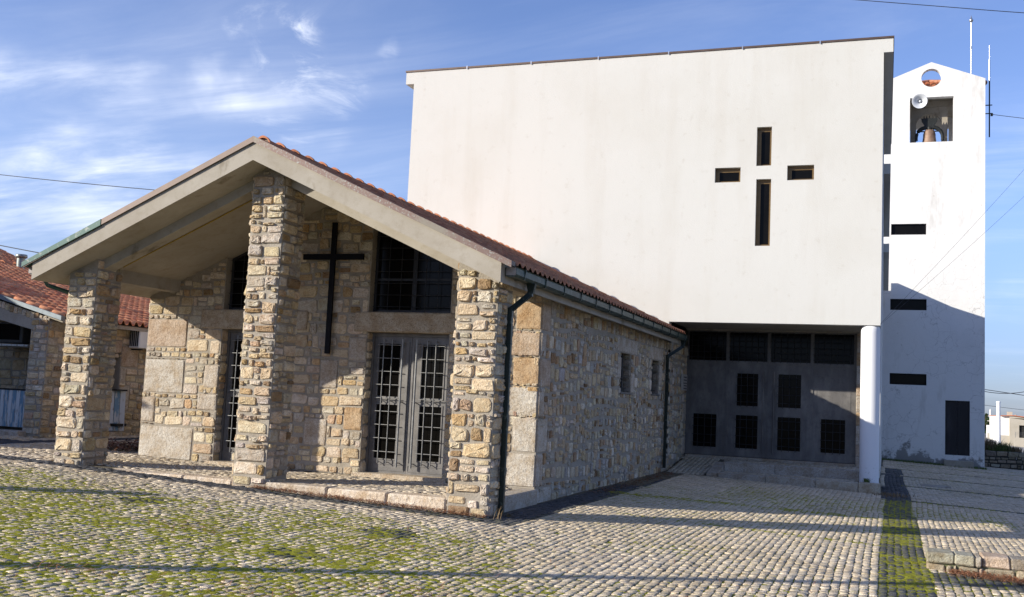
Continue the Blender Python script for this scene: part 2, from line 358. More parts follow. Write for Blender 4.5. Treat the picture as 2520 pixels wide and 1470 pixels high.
M_black = mat('black_painted_steel', (0.006, 0.006, 0.008), 0.6, 0.0, 0.12, noise=[(30, 2, 0.5, 0.8, (0.6, 0.6, 0.6), 'MULTIPLY')])
M_gutter = mat('weathered_green_gutter', (0.035, 0.055, 0.045), 0.5, 0.35, 0.5, noise=[(9, 6, 0.48, 0.68, (0.11, 0.13, 0.11), 'MIX'), (3, 4, 0.5, 0.75, (0.05, 0.04, 0.03), 'MIX')])
M_pipe = mat('dark_green_pipe', (0.012, 0.022, 0.018), 0.4, 0.2, 0.5, noise=[(8, 5, 0.60, 0.72, (0.12, 0.15, 0.12), 'MIX')])
M_copper = mat('weathered_copper_flashing', (0.15, 0.10, 0.085), 0.6, 0.3, 0.4, noise=[(30, 7, 0.53, 0.66, (0.26, 0.28, 0.265), 'MIX'), (2.0, 4, 0.5, 0.7, (0.18, 0.16, 0.13), 'MIX')])
M_greenflash = mat('green_flashing', (0.02, 0.065, 0.055), 0.5, 0.2, 0.4, noise=[(10, 5, 0.55, 0.75, (0.25, 0.24, 0.22), 'MIX')])
M_brownflash = mat('brown_roof_flashing', (0.10, 0.065, 0.05), 0.5, 0.3, 0.5, noise=[(4, 3, 0.4, 0.7, (0.75, 0.75, 0.75), 'MULTIPLY')])
M_tile = mat('clay_roof_tile', rough=0.85, attr=True, spec=0.3, noise=[(6, 5, 0.45, 0.75, (0.62, 0.50, 0.44), 'MULTIPLY'), (60, 3, 0.5, 0.75, (0.7, 0.65, 0.6), 'MULTIPLY')], bump=[(80, 3, 0.3, 0.004)])
M_frame = mat('brown_window_frame', (0.16, 0.095, 0.030), 0.4, 0.3, 0.5, noise=[(10, 3, 0.4, 0.7, (0.8, 0.8, 0.8), 'MULTIPLY')])
M_bronze = mat('weathered_bronze', (0.26, 0.17, 0.12), 0.6, 0.25, 0.5, noise=[(4, 5, 0.45, 0.7, (0.65, 0.6, 0.55), 'MULTIPLY')], bump=[(30, 3, 0.2, 0.01)])
M_iron = mat('black_iron', (0.015, 0.018, 0.018), 0.6, 0.2, 0.4, noise=[(12, 3, 0.4, 0.7, (0.7, 0.7, 0.7), 'MULTIPLY')])
M_steel = mat('galvanised_steel', (0.55, 0.55, 0.56), 0.3, 0.85, 0.5, noise=[(12, 3, 0.4, 0.7, (0.8, 0.8, 0.8), 'MULTIPLY')])
M_horn = mat('grey_speaker_horn', (0.55, 0.57, 0.60), 0.45, 0.1, 0.5, noise=[(12, 3, 0.4, 0.7, (0.9, 0.9, 0.9), 'MULTIPLY')])
M_wire = mat('cable_rubber', (0.02, 0.022, 0.03), 0.6, noise=[(3, 1, 0.4, 0.7, (0.9, 0.9, 0.9), 'MULTIPLY')])
M_cobble = mat('granite_cobble', rough=0.88, attr=True, spec=0.3, noise=[(0.9, 5, 0.42, 0.7, (0.84, 0.81, 0.74), 'MULTIPLY'), (14, 5, 0.46, 0.68, (0.74, 0.70, 0.63), 'MULTIPLY'), (26, 4, 0.45, 0.75, (0.75, 0.70, 0.62), 'MULTIPLY'), (110, 2, 0.56, 0.70, (0.55, 0.52, 0.49), 'MULTIPLY'), (170, 1, 0.56, 0.66, (1.35, 1.33, 1.3), 'MULTIPLY')], bump=[(60, 4, 0.8, 0.012)])
M_moss = mat('green_moss', (0.235, 0.225, 0.020), 0.95, spec=0.1, noise=[(7, 4, 0.35, 0.7, (0.34, 0.34, 0.04), 'MIX'), (30, 4, 0.5, 0.75, (0.06, 0.07, 0.010), 'MIX'), (3, 3, 0.66, 0.78, (0.16, 0.12, 0.045), 'MIX')], bump=[(140, 4, 1.0, 0.012)])
def ground_extra(m, t, b, geo):
    L = t.links.new
    z = N('ShaderNodeSeparateXYZ', t); L(geo.outputs['Position'], z.inputs[0])
    # far pavement beyond the laid cobbles reads as pale granite setts
    r = N('ShaderNodeMapRange', t); L(z.outputs['Y'], r.inputs['Value']); r.inputs['From Min'].default_value = 42.5; r.inputs['From Max'].default_value = 43.5
    v = N('ShaderNodeTexVoronoi', t, feature='DISTANCE_TO_EDGE'); L(geo.outputs['Position'], v.inputs['Vector']); v.inputs['Scale'].default_value = 8.5; v.inputs['Randomness'].default_value = 0.45
    j = N('ShaderNodeMapRange', t); L(v.outputs['Distance'], j.inputs['Value']); j.inputs['From Max'].default_value = 0.14
    c = N('ShaderNodeMixRGB', t); L(j.outputs[0], c.inputs[0]); c.inputs[1].default_value = (0.09, 0.085, 0.07, 1); c.inputs[2].default_value = (0.36, 0.33, 0.30, 1)
    n = N('ShaderNodeTexNoise', t); L(geo.outputs['Position'], n.inputs['Vector']); n.inputs['Scale'].default_value = 0.7; n.inputs['Detail'].default_value = 6
    nr = N('ShaderNodeMapRange', t); L(n.outputs['Fac'], nr.inputs['Value']); nr.inputs['From Min'].default_value = 0.5; nr.inputs['From Max'].default_value = 0.7; nr.inputs['To Max'].default_value = 0.5
    c2 = N('ShaderNodeMixRGB', t); L(nr.outputs[0], c2.inputs[0]); L(c.outputs[0], c2.inputs[1]); c2.inputs[2].default_value = (0.10, 0.11, 0.035, 1)
    mx = N('ShaderNodeMixRGB', t); L(r.outputs[0], mx.inputs[0]); L(b.inputs['Base Color'].links[0].from_socket, mx.inputs[1]); L(c2.outputs[0], mx.inputs[2])
    L(mx.outputs[0], b.inputs['Base Color'])
M_ground = mat('joint_earth', (0.19, 0.165, 0.125), 0.95, spec=0.15, noise=[(5, 5, 0.45, 0.7, (0.05, 0.055, 0.02), 'MIX'), (40, 3, 0.4, 0.7, (0.6, 0.6, 0.6), 'MULTIPLY')], bump=[(40, 4, 0.6, 0.01)], extra=ground_extra)
M_road = mat('pale_road_surface', (0.36, 0.34, 0.31), 0.9, noise=[(0.6, 5, 0.4, 0.7, (0.85, 0.84, 0.82), 'MULTIPLY')])
M_hill = mat('haze_tinted_woodland', (0.09, 0.13, 0.17), 0.95, spec=0.1, noise=[(0.01, 6, 0.4, 0.7, (0.7, 0.75, 0.75), 'MULTIPLY')])  # bluish distance haze painted into the hill colour
M_leaf = mat('dry_leaf', (0.16, 0.07, 0.03), 0.8, noise=[(30, 2, 0.4, 0.7, (0.5, 0.4, 0.35), 'MULTIPLY')])
M_needle = mat('pine_needle', (0.30, 0.13, 0.06), 0.8, noise=[(30, 2, 0.4, 0.7, (0.6, 0.5, 0.4), 'MULTIPLY')])
M_plant = mat('green_leaf', (0.07, 0.11, 0.025), 0.75, noise=[(30, 2, 0.4, 0.7, (1.6, 1.3, 0.8), 'MULTIPLY')])
M_dryplant = mat('dry_stem', (0.22, 0.15, 0.08), 0.85, noise=[(10, 2, 0.4, 0.7, (0.7, 0.7, 0.6), 'MULTIPLY')])
M_conifer = mat('conifer_foliage', (0.035, 0.06, 0.025), 0.9, spec=0.2, noise=[(3, 3, 0.4, 0.7, (1.6, 1.5, 1.2), 'MULTIPLY')])
M_bark = mat('bark', (0.13, 0.09, 0.06), 0.9, noise=[(12, 4, 0.4, 0.7, (0.6, 0.6, 0.6), 'MULTIPLY')])
M_blue = mat('peeling_blue_paint', (0.16, 0.27, 0.36), 0.7, noise=[(6, 7, 0.52, 0.58, (0.50, 0.52, 0.52), 'MIX', (3, 1, 0.5)), (14, 6, 0.60, 0.68, (0.25, 0.2, 0.16), 'MIX', (3, 1, 0.6))])
M_palep = mat('peeling_white_paint', (0.55, 0.57, 0.58), 0.7, noise=[(8, 7, 0.55, 0.62, (0.30, 0.26, 0.22), 'MIX', (3, 1, 0.5))])
M_acw = mat('air_conditioner_casing', (0.70, 0.70, 0.68), 0.5, noise=[(3, 3, 0.4, 0.7, (0.9, 0.9, 0.9), 'MULTIPLY')])
M_dark = mat('dark_interior', (0.02, 0.018, 0.016), 0.9, noise=[(3, 3, 0.4, 0.7, (0.6, 0.6, 0.6), 'MULTIPLY')])
M_house = mat('white_block_wall', (0.78, 0.76, 0.72), 0.9, noise=[(0.8, 5, 0.45, 0.7, (0.85, 0.84, 0.8), 'MULTIPLY')])
M_house2 = mat('unpainted_render', (0.42, 0.38, 0.31), 0.9, noise=[(0.8, 6, 0.4, 0.7, (0.8, 0.78, 0.74), 'MULTIPLY')])
M_orange = mat('orange_tile_far', (0.50, 0.17, 0.09), 0.85, noise=[(2, 4, 0.4, 0.7, (0.8, 0.75, 0.7), 'MULTIPLY')])
M_yellow = mat('yellow_conduit', (0.38, 0.26, 0.05), 0.6, noise=[(10, 2, 0.4, 0.7, (0.8, 0.8, 0.8), 'MULTIPLY')])
M_plate = mat('pale_stone_plaque', (0.40, 0.37, 0.33), 0.8, noise=[(12, 3, 0.4, 0.7, (0.85, 0.85, 0.85), 'MULTIPLY')])
M_letter = mat('engraved_lettering', (0.10, 0.09, 0.085), 0.8, noise=[(12, 3, 0.4, 0.7, (0.85, 0.85, 0.85), 'MULTIPLY')])

# ------------------------------------------------------------------ stone walling
PAL = [((0.53, 0.42, 0.275), 6), ((0.58, 0.485, 0.35), 7), ((0.48, 0.34, 0.185), 1.3), ((0.46, 0.41, 0.33), 5), ((0.61, 0.54, 0.425), 2.5), ((0.30, 0.21, 0.12), .8), ((0.48, 0.34, 0.23), .5)]
def tint(r, pal=PAL):
    t = sum(w for _, w in pal); k = r.uniform(0, t)
    for c, w in pal:
        k -= w
        if k <= 0: break
    g = r.uniform(0.86, 1.14)
    return (c[0] * g, c[1] * g * r.uniform(0.97, 1.03), c[2] * g * r.uniform(0.92, 1.08))
def outline(w, h, r, cut, jit):
    """twelve points round a rough rectangle with knocked-off corners"""
    m = min(w, h); P = []
    for (sx, sy) in ((1, -1), (1, 1), (-1, 1), (-1, -1)):
        c1 = m * r.uniform(*cut); c2 = m * r.uniform(*cut)
        X, Y = sx * w / 2, sy * h / 2
        a = (X - sx * c1, Y); b = (X, Y - sy * c2)
        mid = (X - sx * c1 * .3, Y - sy * c2 * .3)
        P += [a, mid, b] if sx * sy < 0 else [b, mid, a]
    J = m * jit
    return [(x + r.uniform(-J, J), y + r.uniform(-J, J)) for x, y in P]
def stone(mb, O, U, V, Nn, cu, cv, w, h, relief, r, col, mi=1, cut=(0.07, 0.36), jit=0.05, base=-0.006, rough=0.26, warp=0.17):
    """one rough stone: outline set in the mortar, shoulder, broken face and a centre"""
    ring = outline(w, h, r, cut, jit); n = len(ring)
    c00, c10, c01, c11 = ((r.uniform(-warp, warp), r.uniform(-warp, warp)) for _ in range(4))
    def wp(u, v):
        a, b = u / w + .5, v / h + .5; m = min(w, h)
        dx = (c00[0] * (1 - a) * (1 - b) + c10[0] * a * (1 - b) + c01[0] * (1 - a) * b + c11[0] * a * b) * m
        dy = (c00[1] * (1 - a) * (1 - b) + c10[1] * a * (1 - b) + c01[1] * (1 - a) * b + c11[1] * a * b) * m
        return u + dx * .5, v + dy * .5
    tl = r.uniform(-0.5, 0.5), r.uniform(-0.5, 0.5)
    vs = []
    for (sc, hh, nz) in ((1.0, base, 0.0), (0.955, relief * 0.70, rough), (0.80, relief * 0.98, rough), (0.42, relief, rough * 1.2)):
        for (u, v) in ring:
            u2, v2 = wp(u * sc, v * sc)
            t = hh + (relief * (tl[0] * u / w * 2 + tl[1] * v / h * 2) * 0.4 * sc if hh > 0 else 0) + (r.uniform(-nz, nz) * relief if nz else 0)
            p = O + U * (cu + u2) + V * (cv + v2) + Nn * t
            vs.append((p.x, p.y, p.z))
    p = O + U * cu + V * cv + Nn * (relief * r.uniform(0.85, 1.1)); vs.append((p.x, p.y, p.z))
    flip = U.cross(V).dot(Nn) < 0
    fs = []
    for q in range(3):
        for k in range(n):
            f = (q * n + k, q * n + (k + 1) % n, (q + 1) * n + (k + 1) % n, (q + 1) * n + k)
            fs.append(f[::-1] if flip else f)
    for k in range(n):
        f = (3 * n + k, 3 * n + (k + 1) % n, 4 * n); fs.append(f[::-1] if flip else f)
    mb.add(vs, fs, mi, col)
def rubble(mb, O, U, V, Nn, u0, u1, v0, v1, holes=(), ch=(0.11, 0.27), asp=(0.8, 2.2), seed=1, topf=None, gap=0.026, relief=(0.012, 0.035), pal=PAL, cut=(), wav=0.06):
    """irregular, wandering courses of stones over the rectangle, leaving out the holes; topf(u) limits the height"""
    O, U, V, Nn = map(Vector, (O, U, V, Nn)); r = random.Random(seed)
    def put(u, v, w, h):
        if w < 0.035 or h < 0.035: return
        cu, cv = u + w / 2, v + h / 2
        lim = 99 if topf is None else min(topf(u + 0.01), topf(u + w - 0.01)) - v
        if lim < h:
            if lim > 0.06: stone(mb, O, U, V, Nn, cu, v + lim / 2, w - gap, lim - gap, r.uniform(*relief), r, tint(r, pal))
            return
        # the courses wander, except beside openings and edges
        fade = min(1, max(0, min(cu - u0 - w / 2, u1 - cu - w / 2, cv - v0 - h / 2, v1 - cv - h / 2) / .12))
        for (a, b, c, d) in holes:
            du = max(a - (u + w), u - b, 0); dv = max(c - (v + h), v - d, 0)
            fade = min(fade, max(0, (max(du, dv) - .02) / .12))
        if fade > 0:
            cv += fade * wav * (float(vnoise(cu * 1.7, cv * 1.3, seed)) - .5) * 2; cu += fade * wav * (float(vnoise(cu * 1.2, cv * 2.1, seed + 5)) - .5)
        k = r.random(); st = lambda a_, b_, c_, d_: stone(mb, O, U, V, Nn, a_, b_, c_, d_, r.uniform(*relief), r, tint(r, pal))
        if h > 0.17 and w < 0.30 and k < 0.30:
            f = r.uniform(0.36, 0.64)
            st(cu, cv - h / 2 + h * f / 2, w - gap, h * f - gap); st(cu + r.uniform(-.01, .01), cv + h / 2 - h * (1 - f) / 2, (w - gap) * r.uniform(.75, 1), h * (1 - f) - gap)
        elif w > 0.22 and k < 0.30:
            f = r.uniform(0.6, 0.8)
            if r.random() < .5: f = 1 - f
            st(cu - w / 2 + w * f / 2, cv, w * f - gap, h - gap)
            x2 = cu + w / 2 - w * (1 - f) / 2
            if h > .16 and r.random() < .6:
                g2 = r.uniform(.4, .6); st(x2, cv - h / 2 + h * g2 / 2, w * (1 - f) - gap, h * g2 - gap); st(x2, cv + h / 2 - h * (1 - g2) / 2, w * (1 - f) - gap, h * (1 - g2) - gap)
            else: st(x2, cv + r.uniform(-.01, .01), w * (1 - f) - gap, h * r.uniform(.65, .95) - gap)
        else:
            g2 = gap * r.uniform(0.7, 1.5)
            st(cu + r.uniform(-.004, .004), cv + r.uniform(-.008, .008), w - g2, h - g2 * r.uniform(0.8, 1.4))
    def row(s0, s1, v, h):
        u = s0
        if s1 - s0 < 0.05: return
        while u < s1 - 0.02:
            w = max(0.085, min(h * r.uniform(*asp), 0.50))
            if s1 - (u + w) < 0.09: w = s1 - u
            put(u, v, w, h); u += w
    v = v0
    while v < v1 - 0.02:
        h = r.uniform(*ch)
        if v1 - (v + h) < ch[0] * 0.6: h = v1 - v
        h = min(h, v1 - v)
        segs = [(u0, u1)]
        for (a, b, c, d) in holes:
            if v + h > c + 0.012 and v < d - 0.012:
                ns = []
                for s0, s1 in segs:
                    if b <= s0 or a >= s1: ns.append((s0, s1)); continue
                    if a > s0: ns.append((s0, a))
                    if b < s1: ns.append((b, s1))
                segs = ns
                if v < d < v + h: row(max(a, u0), min(b, u1), d, v + h - d)
                if v < c < v + h: row(max(a, u0), min(b, u1), v, c - v)
        for s0, s1 in segs: row(s0, s1, v, h)
        v += h
GR = [((0.46, 0.43, 0.38), 4), ((0.42, 0.36, 0.29), 2), ((0.50, 0.46, 0.41), 3)]
def block(mb, O, U, V, Nn, u0, u1, v0, v1, col, seed=0, relief=0.022, gap=0.012, mi=2):
    stone(mb, *map(Vector, (O, U, V, Nn)), (u0 + u1) / 2, (v0 + v1) / 2, u1 - u0 - gap, v1 - v0 - gap, relief, random.Random(seed + int(u0 * 91 + v0 * 53)), col, mi=mi, cut=(0.02, 0.07), jit=.006, rough=.05, warp=.015)

X_, Y_, Z_ = Vector((1, 0, 0)), Vector((0, 1, 0)), Vector((0, 0, 1))
WALLM = [M_mortar, M_stone, M_granite]

# ================================================================== THE SETTING
def build_ground():
    xs = np.concatenate([[-900, -300, -120, -60, -40], np.arange(-30, 41, 2.0), [60, 120, 300, 900, 3000]])
    ys = np.concatenate([[-400, -100, -40, -25], np.arange(-20, 50, 2.0), [55, 70, 90, 130, 200, 400, 1000, 3000, 6500]])
    xx, yy = np.meshgrid(xs, ys); z = gz(xx, yy) - 0.0105
    v = np.stack([xx.ravel(), yy.ravel(), z.ravel()], 1).tolist(); n = len(xs)
    f = [(j * n + i, j * n + i + 1, (j + 1) * n + i + 1, (j + 1) * n + i) for j in range(len(ys) - 1) for i in range(n - 1)]
    me = bpy.data.meshes.new('ground'); me.from_pydata(v, [], f); me.materials.append(M_ground); me.update()
    o = link('ground', me); o['kind'] = 'structure'
build_ground()

XA = -8.32; SL = 0.45
def soff(x): return 4.83 - SL * abs(x - XA)
def top(x): return 5.13 - SL * abs(x - XA)
WL, WR, WY = -12.35, -4.56, 2.84          # chapel wall corners and porch back wall plane

# patches and strips of dark setts
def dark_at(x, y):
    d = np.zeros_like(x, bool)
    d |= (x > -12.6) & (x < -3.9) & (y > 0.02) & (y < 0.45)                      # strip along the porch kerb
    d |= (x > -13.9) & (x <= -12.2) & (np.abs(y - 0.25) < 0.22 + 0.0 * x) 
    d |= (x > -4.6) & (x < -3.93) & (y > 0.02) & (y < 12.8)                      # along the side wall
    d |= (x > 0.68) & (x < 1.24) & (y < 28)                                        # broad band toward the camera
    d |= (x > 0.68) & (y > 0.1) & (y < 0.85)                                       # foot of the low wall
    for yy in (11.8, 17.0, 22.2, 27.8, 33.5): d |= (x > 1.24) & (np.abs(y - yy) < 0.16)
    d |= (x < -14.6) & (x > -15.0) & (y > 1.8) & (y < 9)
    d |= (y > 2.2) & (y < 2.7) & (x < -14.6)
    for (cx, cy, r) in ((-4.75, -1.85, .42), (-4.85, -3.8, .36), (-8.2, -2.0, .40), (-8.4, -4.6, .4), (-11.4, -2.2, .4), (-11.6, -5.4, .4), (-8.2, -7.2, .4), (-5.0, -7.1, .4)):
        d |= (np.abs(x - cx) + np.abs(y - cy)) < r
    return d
def moss_density(x, y):
    n = fbm(x * 0.55, y * 0.55, 5, 4)
    left = np.clip((-1.6 - 0.35 * (y + 3) - x) / 3.0, 0, 1) * np.clip((0.3 - y) / 2.2, 0, 1)
    fore = np.clip((-1.6 - y) / 2.4, 0, 1) * 0.85
    base = np.maximum(left, fore * 0.80) * 0.93 * (x < 0.68)
    base = np.maximum(base, 0.30 * (y < 9) * (x < 6) * (x > -4))
    band = ((x > 0.66) & (x < 1.26)) * (y < 11.5) * (1.0 - 0.6 * ((y > 2.0) & (y < 3.2)) - 0.5 * (y < -0.8) * (y > -2.2))
    line = np.exp(-((y - (6.75 + 0.16 * x)) / 0.28) ** 2) * (x > -4.2) * (x < 0.7) * 1.05
    line2 = np.exp(-((y - 2.9) / 0.14) ** 2) * (x > -3.2) * (x < 1.0) * 0.7
    kerb = (np.abs(y - 0.2) < 0.22) * (x > -8) * (x < -3.8) * 0.33
    for yy in (11.8, 17.0, 22.2, 27.8, 33.5, 37.3): line2 = np.maximum(line2, np.exp(-((y - yy) / 0.3) ** 2) * (x > 1.1) * .75)
    rr = np.exp(-((y - 9.0) / 2.5) ** 2) * (x > -2.5) * (x < 3) * 0.62
    d = np.maximum.reduce([base, band, line, line2, kerb, rr])
    return d + (n - 0.5) * 0.62 * (0.35 + d)

def inside_building(x, y):
    b = (x > -12.2) & (x < -4.43) & (y > 0.44)                      # chapel and porch
    b |= (x > -12.4) & (x < 0.62) & (y > 15.9)
    b |= (x > -4.6) & (x < 0.62) & (y > 12.85)                       # platform and ramp
    b |= (x < -15.45) & (y > 3.5)
    b |= (x > 0.25) & (x < 5.0) & (y > 37.9)
    b |= (x > 1.2) & (y > 1.05) & (y < 1.56)
    return b

def setts(name, x0, x1, y0, y1, p, seed, hz=None, keep=None, dark=True, mats=M_cobble, kind='structure', pal=None, rotrow=False, size=0.985):
    nx = int((x1 - x0) / p); ny = int((y1 - y0) / p)
    ix, iy = np.meshgrid(np.arange(nx), np.arange(ny)); ix = ix.ravel(); iy = iy.ravel()
    R = np.random.RandomState(seed)
    n = len(ix)
    R = np.random.RandomState(seed)
    cx = x0 + (ix + 0.5) * p; cy = y0 + (iy + 0.5 + R.uniform(-.5, .5, nx)[ix]) * p
    wx = (fbm(cx * 0.16, cy * 0.16, seed + 3, 2) - 0.5) * 0.30; wy = (fbm(cx * 0.16 + 50, cy * 0.16, seed + 9, 2) - 0.5) * 0.30
    cx = cx + wx + R.uniform(-.06, .06, n) * p; cy = cy + wy + R.uniform(-.09, .09, n) * p
    k = np.ones(n, bool) if keep is None else keep(cx, cy)
    cx, cy = cx[k], cy[k]; n = len(cx)
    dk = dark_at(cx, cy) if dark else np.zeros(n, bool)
    ms = 1 - (.15 * np.clip(moss_density(cx, cy), 0, 1) if dark else 0)
    sx = p * size * R.uniform(.86, 1.04, n) / 2 * ms; sy = p * size * R.uniform(.80, 1.10, n) / 2 * ms
    z = (gz(cx, cy) if hz is None else hz(cx, cy)) + R.normal(0, 0.0028, n)
    a = R.uniform(-.14, .14, n); ca, sa = np.cos(a), np.sin(a)
    tx = R.uniform(-.045, .045, n); ty = R.uniform(-.045, .045, n)
    V = []
    def ring(s, dz, j):
        for (i, jx) in ((-1, -1), (1, -1), (1, 1), (-1, 1)):
            u = i * sx * s * (1 + R.uniform(-j, j, n)); v = jx * sy * s * (1 + R.uniform(-j, j, n))
            V.append(np.stack([cx + u * ca - v * sa, cy + u * sa + v * ca, z + dz + tx * u + ty * v + R.uniform(-.0015, .0015, n)], 1))
    ring(1.0, -0.030, .09); ring(0.98, -0.003, .10); ring(0.88, 0.0, .11)
    V.append(np.stack([cx, cy, z + R.uniform(-.003, .003, n)], 1))
    V = np.stack(V, 1)  # n,13,3
    F = []
    for q in range(2):
        for e in range(4): F.append((q * 4 + e, q * 4 + (e + 1) % 4, (q + 1) * 4 + (e + 1) % 4, (q + 1) * 4 + e))
    F = np.array(F); T = np.array([(8, 9, 12), (9, 10, 12), (10, 11, 12), (11, 8, 12)])
    off = (np.arange(n) * 13)[:, None, None]
    quads = (F[None] + off).reshape(-1, 4); tris = (T[None] + off).reshape(-1, 3)
    me = bpy.data.meshes.new(name)
    me.vertices.add(n * 13); me.vertices.foreach_set('co', V.reshape(-1))
    nl = quads.size + tris.size; me.loops.add(nl)
    me.loops.foreach_set('vertex_index', np.concatenate([quads.ravel(), tris.ravel()]).astype(np.int32))
    nf = len(quads) + len(tris); me.polygons.add(nf)
    ls = np.concatenate([np.arange(len(quads)) * 4, quads.size + np.arange(len(tris)) * 3]).astype(np.int32)
    me.polygons.foreach_set('loop_start', ls)
    me.update(calc_edges=True)
    g = R.uniform(.78, 1.12, n); warm = R.uniform(0, 1, n)
    basec = np.stack([0.615 + .04 * warm, 0.54 + .012 * warm, 0.435 - .02 * warm], 1) * g[:, None]
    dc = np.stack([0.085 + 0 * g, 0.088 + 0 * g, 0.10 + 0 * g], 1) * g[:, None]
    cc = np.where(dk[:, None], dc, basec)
    if pal is not None: cc = cc * np.array(pal)[None]
    if dark:
        f = (np.clip(moss_density(cx, cy), 0, 1) * R.uniform(0, .55, n) ** 1.2)[:, None]
        cc = cc * (1 - f) + np.array((0.27, 0.27, 0.06))[None] * f
    col = np.concatenate([cc, np.ones((n, 1))], 1)
    at = me.color_attributes.new('tint', 'FLOAT_COLOR', 'POINT')
    at.data.foreach_set('color', np.repeat(col, 13, axis=0).ravel())
    me.materials.append(mats); me.validate()
    o = link(name, me)
    if kind: o['kind'] = kind
    return o
def infront(x, y):
    # only what the lens (with a wide margin) could see
    dx = x - 0.69; dy = y + 12.94
    fx = math.sin(YAW); fy = math.cos(YAW)
    dep = dx * fx + dy * fy; lat = dx * fy - dy * fx
    return (dep > 4.0) & (np.abs(lat) < 0.62 * dep + 1.5)
keep = lambda x, y: infront(x, y) & ~inside_building(x, y)
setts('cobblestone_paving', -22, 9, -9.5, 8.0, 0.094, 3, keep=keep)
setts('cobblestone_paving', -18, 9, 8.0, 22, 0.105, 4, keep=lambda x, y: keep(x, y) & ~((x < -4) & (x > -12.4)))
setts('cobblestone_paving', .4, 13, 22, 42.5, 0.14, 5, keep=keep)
for o in list(C.objects):
    if o.name.startswith('cobblestone_paving'): o['kind'] = 'structure'

def moss_sheet(name, x0, x1, y0, y1, st, seed, label):
    xs = np.arange(x0, x1, st); ys = np.arange(y0, y1, st)
    xx, yy = np.meshgrid(xs, ys)
    d = moss_density(xx, yy)
    fine = fbm(xx * 24, yy * 24, seed, 2); mid = fbm(xx * 3.2, yy * 3.2, seed + 5, 3)
    dd = np.clip(d, 0, 1.0)
    h = -0.026 + 0.0240 * dd ** .35 + (fine - 0.5) * 0.038 * np.clip(d + .3, 0, 1) + (mid - .5) * 0.012 * dd
    h = np.where(d < 0.05, -0.045, np.minimum(h, .0035))
    z = gz(xx, yy) + h
    ins = inside_building(xx, yy) | ~infront(xx, yy) | (d < 0.02)
    n = len(xs); m = len(ys)
    idx = np.arange(n * m).reshape(m, n)
    ok = ~(ins[:-1, :-1] & ins[1:, 1:] & ins[1:, :-1] & ins[:-1, 1:]) & ~inside_building(xx, yy)[:-1, :-1]
    q = np.stack([idx[:-1, :-1], idx[:-1, 1:], idx[1:, 1:], idx[1:, :-1]], -1)[ok]
    used = np.unique(q); remap = np.zeros(n * m, int); remap[used] = np.arange(len(used))
    q = remap[q]; V = np.stack([xx.ravel(), yy.ravel(), z.ravel()], 1)[used]
    me = bpy.data.meshes.new(name)
    me.vertices.add(len(V)); me.vertices.foreach_set('co', V.ravel())
    me.loops.add(q.size); me.loops.foreach_set('vertex_index', q.ravel().astype(np.int32))
    me.polygons.add(len(q)); me.polygons.foreach_set('loop_start', (np.arange(len(q)) * 4).astype(np.int32))
    me.update(calc_edges=True); me.materials.append(M_moss); me.validate()
    o = link(name, me)
    tag(o, label, 'moss', kind='stuff')
moss_sheet('moss', -16, 2.2, -8.5, 3.2, 0.019, 11, 'yellow green moss growing in the joints of the cobbled yard')
moss_sheet('moss', -4.2, 3.5, 3.2, 12.5, 0.034, 12, 'green moss in the cobble joints between the chapel side and the tower')
moss_sheet('moss', 0.6, 7.5, 12.5, 38, 0.06, 13, 'thin mossy lines crossing the shaded cobbles in front of the bell tower')

# ================================================================== THE CHAPEL
chapel = thing('stone_chapel', 'low rubble stone chapel with gabled porch on three stone pillars and a clay tile roof', 'chapel', (-8.45, 2.0, 0))

# roof slab / fascia
mb = MB()
xl, xr = XA - 4.09, XA + 4.09
mb.prism([(xl, soff(xl)), (XA, soff(XA)), (xr, soff(xr)), (xr, top(xr)), (XA, top(XA)), (xl, top(xl))], 'y', 0.0, 13.2)
mb.build('roof_slab', M_concrete, chapel)
# beams under the slab
mb = MB()
def bz(x): return soff(x) - 0.16
mb.prism([(xl + 0.35, bz(xl + .35)), (XA, bz(XA)), (xr - .35, bz(xr - .35)), (xr - .35, soff(xr - .35)), (XA, soff(XA)), (xl + .35, soff(xl + .35))], 'y', 0.60, 0.86)
mb.mark(); mb.box(-11.92, -11.68, 0.90, WY, soff(-11.9) - 0.12, soff(-11.68))
mb.mark(); mb.box(-4.98, -4.74, 0.90, WY, soff(-4.74) - 0.12, soff(-4.98))
mb.build_each('porch_beam', M_concrete, chapel)

